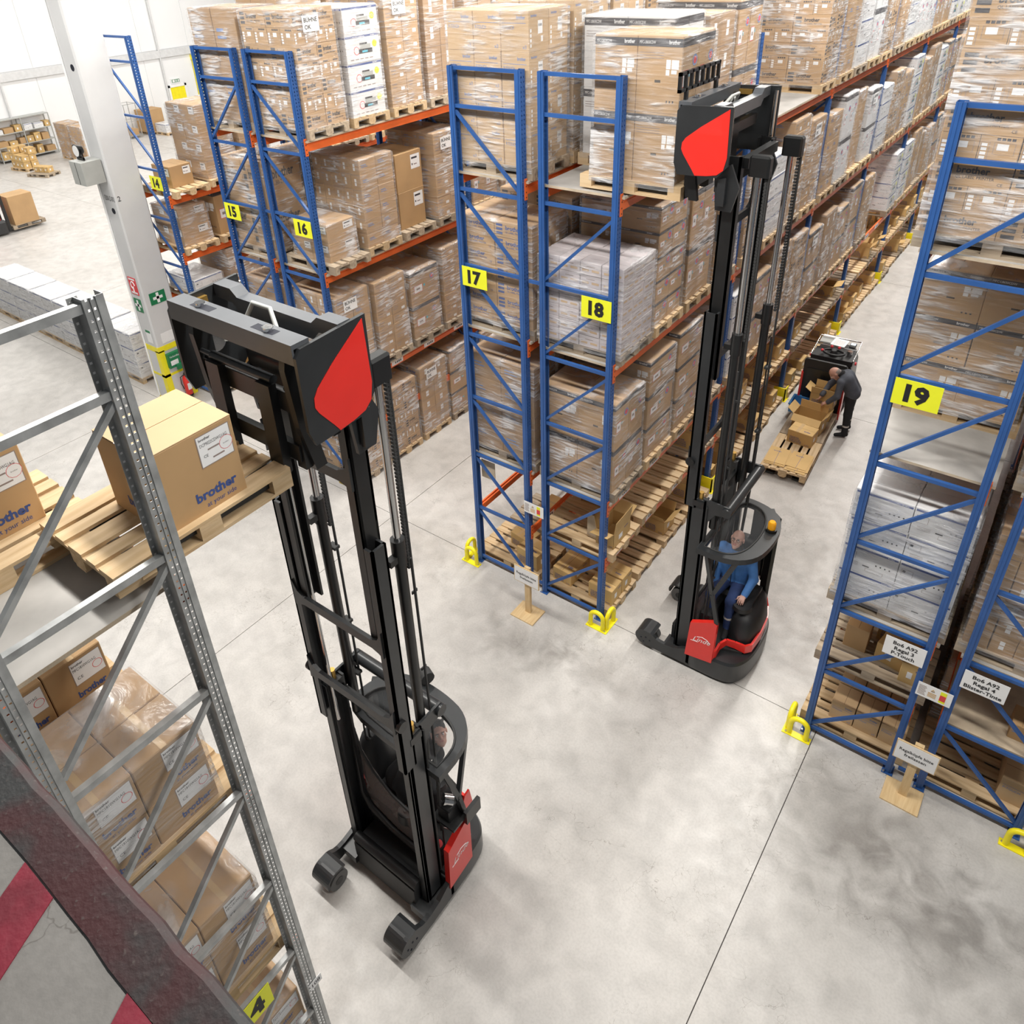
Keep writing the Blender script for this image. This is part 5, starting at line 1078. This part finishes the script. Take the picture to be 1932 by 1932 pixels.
# goods of the grey rack (rotated a quarter turn: long pallet side along y)
def gload(kind, n, size, x, y, z, label, wrap=True):
    return load(kind, x, y, z, n, size, label, wrap, name='pallet_load')
def mfc(x, y, z, n, s, label, wrap=True, top=None):
    """large labelled cartons on a pallet standing with its long side along y; (x, y) is the corner nearest the aisle"""
    t = empty('pallet_load', (x, y, z), 0, label, 'pallet load', 'loads on the grey rack'); link('pallet', pallet_joined(False), t, (-.4, -.6, 0), math.pi/2)
    nx, ny, nz = n; X, Y, Z = s; w_, d, h = X/nx, Y/ny, Z/nz
    b = MB(); b.bbox(.003, .003, 0, w_-.003, d-.003, h-.002, .006, MI['card']); f = Face(b, (w_-.003, .003, 0), (0,1,0), (0,0,1), d-.006, h)
    f.rect(.42, .42, .96, .92, 'inklight'); f.rect(.43, .43, .95, .91, 'white', 1.5); f.text('brother', .45, .82, .05, 'ink', .2, .02, 2); f.text('MFC1810WG1AG', .45, .72, .06, 'ink', .4, 0, 2); f.text('CE', .48, .53, .06, 'ink', None, 0, 2); f.disc(.85, .62, .035, 'redlabel', 1.8); f.disc(.85, .62, .031, 'white', 2)
    f.text('brother', .40, .16, .13, 'inkblue', .5, .035); f.text('at your side', .5, .05, .06, 'inkblue', .38)
    Face(b, (.003, .003, h-.002), (1,0,0), (0,1,0), w_-.006, d-.006).rect(.0, .45, 1, .55, 'tape')
    me = b.mesh('carton', MLIST)
    for k in range(nz):
        for i in range(nx):
            for j in range(ny): link('carton', me, t, (-.4-X/2+i*w_, -.6-Y/2+j*d, .145+k*h))
    if wrap: link('stretch_wrap', wrapmesh(X+.012, Y+.012, Z), t, (-.406-X/2, -.606-Y/2, .145))
    return t
mfc(.50, -5.86, 3.81, (2, 2, 2), (.74, .86, .72), 'wrapped large labelled cartons on the middle deck of the grey rack')
mfc(-.46, -5.86, 3.81, (1, 2, 2), (.62, .8, .80), 'unwrapped tan cartons behind the wrapped ones on the grey rack', False)
mfc(.50, -5.86, 1.89, (1, 2, 2), (.74, .90, .92), 'wrapped tan cartons on the low deck of the grey rack')
mfc(.50, -5.86, 0, (2, 2, 3), (.74, 1.0, 1.0), 'tan cartons at the foot of the grey rack')
pallet((.12, -6.42, 2.96), math.pi/2, False, 'pale pallet lying on the low wrapped cartons of the grey rack') if 0 else None
# ---------------------------------------------------------------- rack guards and floor signs
def hoop(cx, cy, ux, uy, w_=.20, h_=.30): 
    P = []
    for t in [0, .25, .5, .75]: P.append((cx-ux*w_/2, cy-uy*w_/2, .012+t*(h_-w_/2)))
    for i in range(9):
        a = math.pi - math.pi*i/8; P.append((cx+ux*w_/2*math.cos(a), cy+uy*w_/2*math.cos(a), h_-w_/2+w_/2*math.sin(a)))
    for t in [.75, .5, .25, 0]: P.append((cx+ux*w_/2, cy+uy*w_/2, .012+t*(h_-w_/2)))
    return P
def guard(x, y, sx, sy, label):
    """corner guard: one hoop along x in front, one along y beside the post"""
    g_ = empty('rack_guard', (x, y, 0), label=label, cat='guard', group='yellow rack corner guards')
    b = MB(); b.prism([(0,0),(-.34*sx,0),(-.34*sx,.09*sy),(-.09*sx,.09*sy),(-.09*sx,.36*sy),(0,.36*sy)], 0, .012); b.build('foot_plate', M['yellow'], g_)
    for P in (hoop(-.18*sx, .045*sy, sx, 0), hoop(-.045*sx, .20*sy, 0, sy)): MB().tube(P, .032, 12).build('hoop', M['yellow'], g_)
    bo = MB()
    for q in ((-.31, .045), (-.045, .33), (-.045, .03)): bo.cyl((q[0]*sx, q[1]*sy, .012), (q[0]*sx, q[1]*sy, .026), .014, 8)
    bo.build('bolts', M['zinc'], g_)
guard(.20, -.20, 1, 1, 'yellow double hoop guard at the foot of post eighteen')
guard(-2.50, -.16, -1, 1, 'yellow double hoop guard at the foot of post seventeen'); guard(2.76, -.30, -1, 1, 'yellow double hoop guard at the foot of post nineteen'); guard(5.46, -.32, 1, 1, 'yellow hoop guard cut by the right picture edge')
pg = MB(); pg.box(-.15, -.02, 0, .10, .0, .30).box(.08, -.02, 0, .10, .16, .30).box(-.15, -.05, 0, .13, .18, .008); PG = pg.mesh('post_guard', M['yellow'])
for k in range(1, 9): link('post_guard', PG, None, (0, BAY*k-.03, 0), 0, 'yellow sheet steel guard at the %s aisle post of rack eighteen' % ORD[k], 'guard', 'yellow post guards along the aisle')
link('post_guard', PG, None, (-5.336, .22+BAY, 0), 0, 'yellow sheet steel guard in the next aisle at rack sixteen', 'guard')
M['wooden'] = mat('pale_timber', (.62, .43, .22), .6, col2=(.72, .54, .30), scale=4, stretch=(8, 1, 1))
def stand(x, y, label):
    s_ = empty('sign_stand', (x, y, 0), 0, label, 'sign', 'floor signs on wooden feet')
    MB().bbox(-.20, -.17, 0, .20, .17, .02, .003).build('base', M['wooden'], s_); MB().box(-.045, .0, .02, .045, .045, .90).build('upright', M['wooden'], s_)
    b = MB(); b.box(-.215, -.018, .59, .215, 0, .885, 0); b.box(-.205, -.0195, .60, .205, -.018, .875, 1)
    b.text('Regalköpfe bitte', (0, -.021, .745), (1,0,0), (0,0,1), .042, 2, wmax=.34, center=True, bold=.012); b.text('freilassen', (0, -.021, .675), (1,0,0), (0,0,1), .042, 2, wmax=.22, center=True, bold=.012)
    b.build('board', [M['wooden'], M['white'], M['black']], s_)
stand(-.955, -.50, 'white German notice on a wooden foot before frame eighteen'); stand(4.16, -.34, 'white German notice on a wooden foot between racks nineteen and twenty')
def board(x, z, lines, label, w_=.40, h_=.26, y=-.155):
    b = MB(); b.box(x, y-.003, z, x+w_, y, z+h_, 0)
    for i, l in enumerate(lines): b.text(l, (x+w_/2, y-.005, z+h_-.085-.072*i), (1,0,0), (0,0,1), .047, 1, wmax=.36, center=True, bold=.022)
    b.build('shelf_sign', [M['white'], M['black']], label=label, cat='sign')
board(3.545, 1.825, ('Bo6 A92', 'Regal 3', 'P-Touch'), 'white shelf three sign on the blue frame signed nineteen'); board(4.305, 1.80, ('Bo6 A92', 'Regal 4', 'Blister-Tinte'), 'white shelf four sign on the rightmost blue frame')
def loadplate(x, y, z, label):
    b = MB(); b.box(x, y-.003, z, x+.335, y, z+.20, 0); b.box(x+.22, y-.0045, z+.02, x+.28, y-.003, z+.18, 1); b.box(x+.222, y-.006, z+.05, x+.278, y-.0045, z+.13, 2)
    for i in range(8): b.box(x+.015, y-.0045, z+.03+.018*i, x+.09-.006*(i % 3), y-.003, z+.037+.018*i, 3)
    b.tube([(x+.15, y-.004, z+.16), (x+.165, y-.004, z+.13), (x+.135, y-.004, z+.13)], .004, 5, 4, closed=True)
    for i in range(4): b.box(x+.11, y-.0045, z+.04+.018*i, x+.19, y-.003, z+.048+.018*i, 4)
    b.build('load_notice', [M['white'], M['signyellow'], M['redlabel'], M['inklight'], M['brass']], label=label, cat='notice', group='rack load notices')
loadplate(3.958, -.16, 1.445, 'white and yellow load notice spanning posts nineteen and twenty'); loadplate(-1.31, -.03, 1.47, 'white and yellow load notice spanning posts seventeen and eighteen')
# ---------------------------------------------------------------- order picker truck in the aisle
OP = (.983, 4.76); ORZ = .062
def W(x, y, z): c, s = math.cos(ORZ), math.sin(ORZ); return (OP[0]+c*x-s*y, OP[1]+s*x+c*y, z)
op = empty('order_picker', (*OP, 0), ORZ, 'low order picker truck with steering console parked in the aisle', 'truck')
TB, TS = M['truckblack'], M['trucksoft']
for s in (-1, 1): MB().prism([(.08,.03),(2.5,.03),(2.5,.075),(.08,.06)], s*.24-.08, s*.24+.08, 'x').build('fork', M['truckblack'], op)
bp = MB(); bp.prism(arc(-.34,1.20,.06,180,90,4)+arc(.34,1.20,.06,90,0,4)+[(.40,.10),(-.40,.10)], 2.48, 2.53, 'y'); bp.build('backrest', TS, op)
ip = MB(); ip.prism(arc(-.28,1.02,.05,180,90,4)+arc(.28,1.02,.05,90,0,4)+arc(.28,.35,.05,0,-90,4)+arc(-.28,.35,.05,-90,-180,4), 2.465, 2.48, 'y'); ip.build('backrest_pad', TB, op)
for s in (-1, 1): MB().box(s*.40-.02, 2.46, .06, s*.40+.02, 2.62, .95).build('side_post', M['red'], op)
MB().box(-.40,2.53,.14,.40,3.05,.19).build('platform', M['rubber'], op)
b = MB(); V = []
for z, k in ((.06,1.),(.5,1.),(.9,.97),(1.02,.9)): V += [(x*k, 3.05+(y-3.05)*(1 if y < 3.1 else k), z) for x, y in ((-.41,3.05),(.41,3.05),(.41,3.75),(.33,3.98),(.15,4.05),(-.15,4.05),(-.33,3.98),(-.41,3.75))]
b.add(V, [(r_*8+i, r_*8+(i+1)%8, (r_+1)*8+(i+1)%8, (r_+1)*8+i) for r_ in range(3) for i in range(8)] + [tuple(range(24,32))], 0); b.build('motor_hood', M['truckgrey'], op)
MB().prism([(-.40,3.02),(.40,3.02),(.38,3.45),(-.38,3.45)], 1.0, 1.10).build('dashboard', TS, op)
MB().tube([(.20*math.cos(a*.4), 3.16+.13*math.sin(a*.4), 1.17) for a in range(16)], .022, 8, closed=True).tube([(0,3.16,1.08),(0,3.16,1.22)],[.10,.05],14).build('steering_wheel', TS, op)
for x, y in ((-.07,3.26),(.07,3.26),(-.22,3.14)): MB().sphere((x,y,1.24 if y > 3.2 else 1.18), .032, 10, 6).build('button', M['redlabel'], op)
fr = MB(); fr.tube([(-.40,3.02,1.12),(-.40,3.80,1.20),(.40,3.80,1.20),(.40,3.02,1.12)],.014,6).tube([(-.40,3.45,1.16),(.40,3.45,1.16)],.012,6); fr.build('rail', M['chrome'], op)
MB().box(-.36,3.50,1.17,-.10,3.74,1.20).build('tray', M['steelgrey'], op); MB().box(-.34,3.70,1.20,-.12,3.78,1.24).build('label_roll', M['white'], op)
for s in (-1, 1): MB().cyl((s*.42,3.2,1.0),(s*.45,3.2,1.0),.035,10).build('button', M['redlabel'], op)
b = MB(); b.box(-.14,-.17,0,.14,.17,.006,0)
for i in range(9): b.box(-.10,-.12+.027*i,.006,.10,-.115+.027*i,.0065,1)
b.build('clipboard', [M['white'], M['inklight']], loc=W(.02,3.56,1.215), rz=ORZ-.1, label='clipboard with printed pick list on the order picker', cat='clipboard')
b = MB(); b.bbox(-.06,-.09,0,.06,.09,.05,.01,0).box(-.045,-.02,.0501,.045,.07,.0506,1); b.build('hand_scanner', [M['truckblack'], emis('lit_screen', (.75,.85,1.), 1.4)], loc=W(.27,3.60,1.16), rz=ORZ, label='handheld scanner with lit screen on the order picker', cat='scanner')
MB().tube([(0,0,0),(0,0,.10)], .05, 14).build('tape_roll', M['chrome'], loc=W(.28,3.30,1.10), label='shiny tape roll beside the order picker steering wheel', cat='tape')
pallet(W(0,.60,.075), ORZ+math.pi/2, False, 'front pallet on the order picker forks with flattened cardboard'); pallet(W(0,1.82,.075), ORZ+math.pi/2, True, 'rear pallet on the order picker forks with open cartons')
for i, (x, y, z, a) in enumerate(((-.19,.34,.222,.02),(.20,.30,.222,-.04),(-.17,.36,.230,-.06),(.21,.36,.230,.05),(-.20,.40,.238,.03),(.19,.42,.238,-.03))):
    b = MB(); b.box(-.18,-.26,0,.18,.26,.006,0); b.box(-.005,-.26,.006,.0,.26,.0063,1)
    b.text('brother', (-.10,.12,.0066), (1,0,0), (0,1,0), .03, 1, bold=.02)
    b.build('flat_cardboard', [M['card4'], M['inkblue']], loc=W(x,y,z), rz=ORZ+a, label='flattened carton on the front pallet, %s side, %s from below' % (('left', 'right')[i % 2], ORD[i//2]), cat='cardboard', group='flattened cartons')
carton('pick', W(-.21,.98,.222), .46, .34, .27, ORZ-.12, 'closed printed carton on the order picker pallets')
open_carton(W(.03,1.62,.222), .54, .36, .34, ORZ-.10, 'wide open carton in the middle of the order picker pallets', tilt=(2.2,.6,.05,.9))
carton('pick', W(-.12,2.03,.222), .44, .34, .26, ORZ, 'carton under the one being searched'); open_carton(W(.12,2.18,.49), .44, .32, .30, ORZ-.05, 'open carton the bending person reaches into', tilt=(.1,.7,.15,1.0))
b = MB(); b.box(-.14,-.2,0,.14,.2,.01).prism([(-.15,-.21),(.15,-.21),(.15,-.19),(-.15,-.19)],0,.18).prism([(-.15,.19),(.15,.19),(.15,.21),(-.15,.21)],0,.18).prism([(-.15,-.2),(-.135,-.2),(-.135,.2),(-.15,.2)],0,.18).prism([(.135,-.2),(.15,-.2),(.15,.2),(.135,.2)],0,.18)
M['crate'] = mat('blue_plastic_crate', (.06, .22, .48), .4); b.tube([(-.16,-.22,.18),(.16,-.22,.18),(.16,.22,.18),(-.16,.22,.18)], .012, 6, closed=True); b.build('plastic_crate', M['crate'], loc=W(-.32,2.26,.222), rz=ORZ, label='blue plastic crate between the cartons and the order picker backrest', cat='crate')
# ---------------------------------------------------------------- hall at the left
for k in range(7):
    x = -13.62-1.235*k
    load('wblue', x, .22+.012*k, 0, (2, 1, 3), (1.16, .78, 1.14 if k < 6 else .6), 'wrapped white cartons on the hall floor, %s in the row from the column' % ORD[k], name='pallet_load')
load('olab', -37.5, 11.2, 0, (3, 2, 8), (1.14, .78, 1.6), 'tall wrapped tan load against the far wall, left one of two'); load('olab', -36.0, 11.15, 0, (3, 2, 8), (1.14, .78, 1.6), 'tall wrapped tan load against the far wall, right one of two')
hp = random.Random(5)
pallet((-36.9, 9.1, 0), .2, False, 'pallet piled with yellowish cartons near the far shelf')
n = 0
for z in range(3):
    for i in range(3):
        for j in range(2):
            if z == 2 and hp.random() < .35: continue
            carton('honey', (-37.5+.40*i+hp.uniform(-.03,.03), 8.75+.36*j, .145+.31*z), .38, .34, .30, .1, 'yellowish carton piled by the far shelf, %s tier, %s column, %s row' % (ORD[z], ORD[i], ('front', 'back')[j]), 'cartons piled by the far shelf')
pallet((-34.9, 8.95, 0), .35, True, 'flat pallet with three yellow cartons on the far hall floor')
for i in range(3): carton('honey', (-35.3+.27*i, 8.75+.09*i, .145), .26, .34, .26, .35, '%s of three yellow cartons on the flat pallet' % ORD[i], 'three yellow cartons')
sh = empty('steel_shelf', (-39.3, 9.0, 0), 0, 'grey steel shelving against the far white wall', 'shelf')
for y in (0, 1.4, 2.8):
    for x in (-.25, .25): MB().box(x-.02, y-.02, 0, x+.02, y+.02, 2.0).build('upright', M['steelgrey'], sh)
for z in (.12, .72, 1.32, 1.96): MB().box(-.26, -.02, z, .26, 2.82, z+.04).build('shelf_board', M['steelgrey'], sh)
s2 = empty('steel_shelf', (-39.3, 5.9, 0), 0, 'lower grey steel shelving at the left picture edge', 'shelf')
for y in (0, 1.4, 2.8):
    for x in (-.25, .25): MB().box(x-.02, y-.02, 0, x+.02, y+.02, 1.2).build('upright', M['steelgrey'], s2)
for z in (.12, .6, 1.12): MB().box(-.26, -.02, z, .26, 2.82, z+.04).build('shelf_board', M['steelgrey'], s2)
for zi, z in enumerate((.16, .76, 1.36)):
    y = 9.06; c_ = 0
    while y < 11.6:
        w_ = hp.uniform(.28, .5); h_ = hp.uniform(.2, .42)
        carton('wblue' if zi == 2 and hp.random() < .7 else hp.choice(('honey', 'plain', 'pick')), (-39.5, y, z), .42, w_*.94, h_, 0, 'carton on the far shelving, %s board from below, %s from left' % (ORD[zi], ORD[c_]), 'cartons on the far shelving'); y += w_+hp.uniform(.0, .14); c_ += 1
for zi, z in enumerate((.16, .64)):
    for c_ in range(4): carton('plain', (-39.5, 6.3+.65*c_, z), .42, .5, .26, 0, 'carton on the low left shelving, %s board, %s from left' % (ORD[zi], ORD[c_]), 'cartons on the low left shelving')
carton('plain', (-39.2, 16.5, .145), 1.0, 1.1, 1.15, 0, 'big brown carton near the yellow door'); link('pallet', pallet_joined(False), None, (-38.7, 17.05, 0), 0, 'pallet under the big brown carton', 'pallet')
load('wblue', -38.2, 16.9, 0, (1, 1, 1), (1.0, .74, .45), 'low white carton on a pallet near the yellow door'); load('wblue', -37.9, 19.3, 0, (1, 1, 3), (1.0, .74, 1.5), 'stack of white cartons before the yellow door', wrap=False)
tr = empty('roll_cage', (-38.6, 15.4, 0), 0, 'grey wire roll cage beside the column in the far hall', 'trolley')
b = MB()
for y in (0, .7):
    for x in (-.4, .4): b.cyl((x, y, 0), (x, y, 1.8), .02, 6)
for z in (.15, .9, 1.78):
    b.tube([(-.4,0,z),(.4,0,z),(.4,.7,z),(-.4,.7,z)], .014, 5, closed=True)
b.build('frame', M['galv'], tr); MB().box(-.4,0,.13,.4,.7,.16).build('floor_grid', M['galv'], tr)
carton('plain', (-38.9, 15.5, .16), .6, .5, .3, 0, 'flat brown carton in the wire roll cage')
# stacker at the left edge carrying a carton
fk = empty('forklift', (-27.6, 3.72, 0), 0, 'red and grey stacker truck cut by the left picture edge', 'forklift')
MB().bbox(-.45,-.9,.08,.45,.2,.55,.08).build('chassis', M['truckgrey'], fk); MB().bbox(-.42,-.8,.55,.42,.05,1.0,.14).build('hood', M['red'], fk)
for s in (-1, 1): MB().box(s*.3-.04,.2,.1,s*.3+.04,.3,1.9).build('mast_rail', M['truckblack'], fk); MB().box(s*.25-.06,.3,.06,s*.25+.06,1.4,.10).build('fork', M['truckblack'], fk)
MB().cyl((-.47,-.5,.16),(-.35,-.5,.16),.16,14).cyl((.35,-.5,.16),(.47,-.5,.16),.16,14).build('wheels', M['rubber'], fk)
link('pallet', pallet_joined(True), None, (-27.6, 4.66, .10), math.pi/2, 'pallet on the forks of the left stacker', 'pallet')
c = carton('plain', (-28.0, 4.16, .245), .80, .90, 1.05, 0, 'single big carton on the stacker at the left edge')
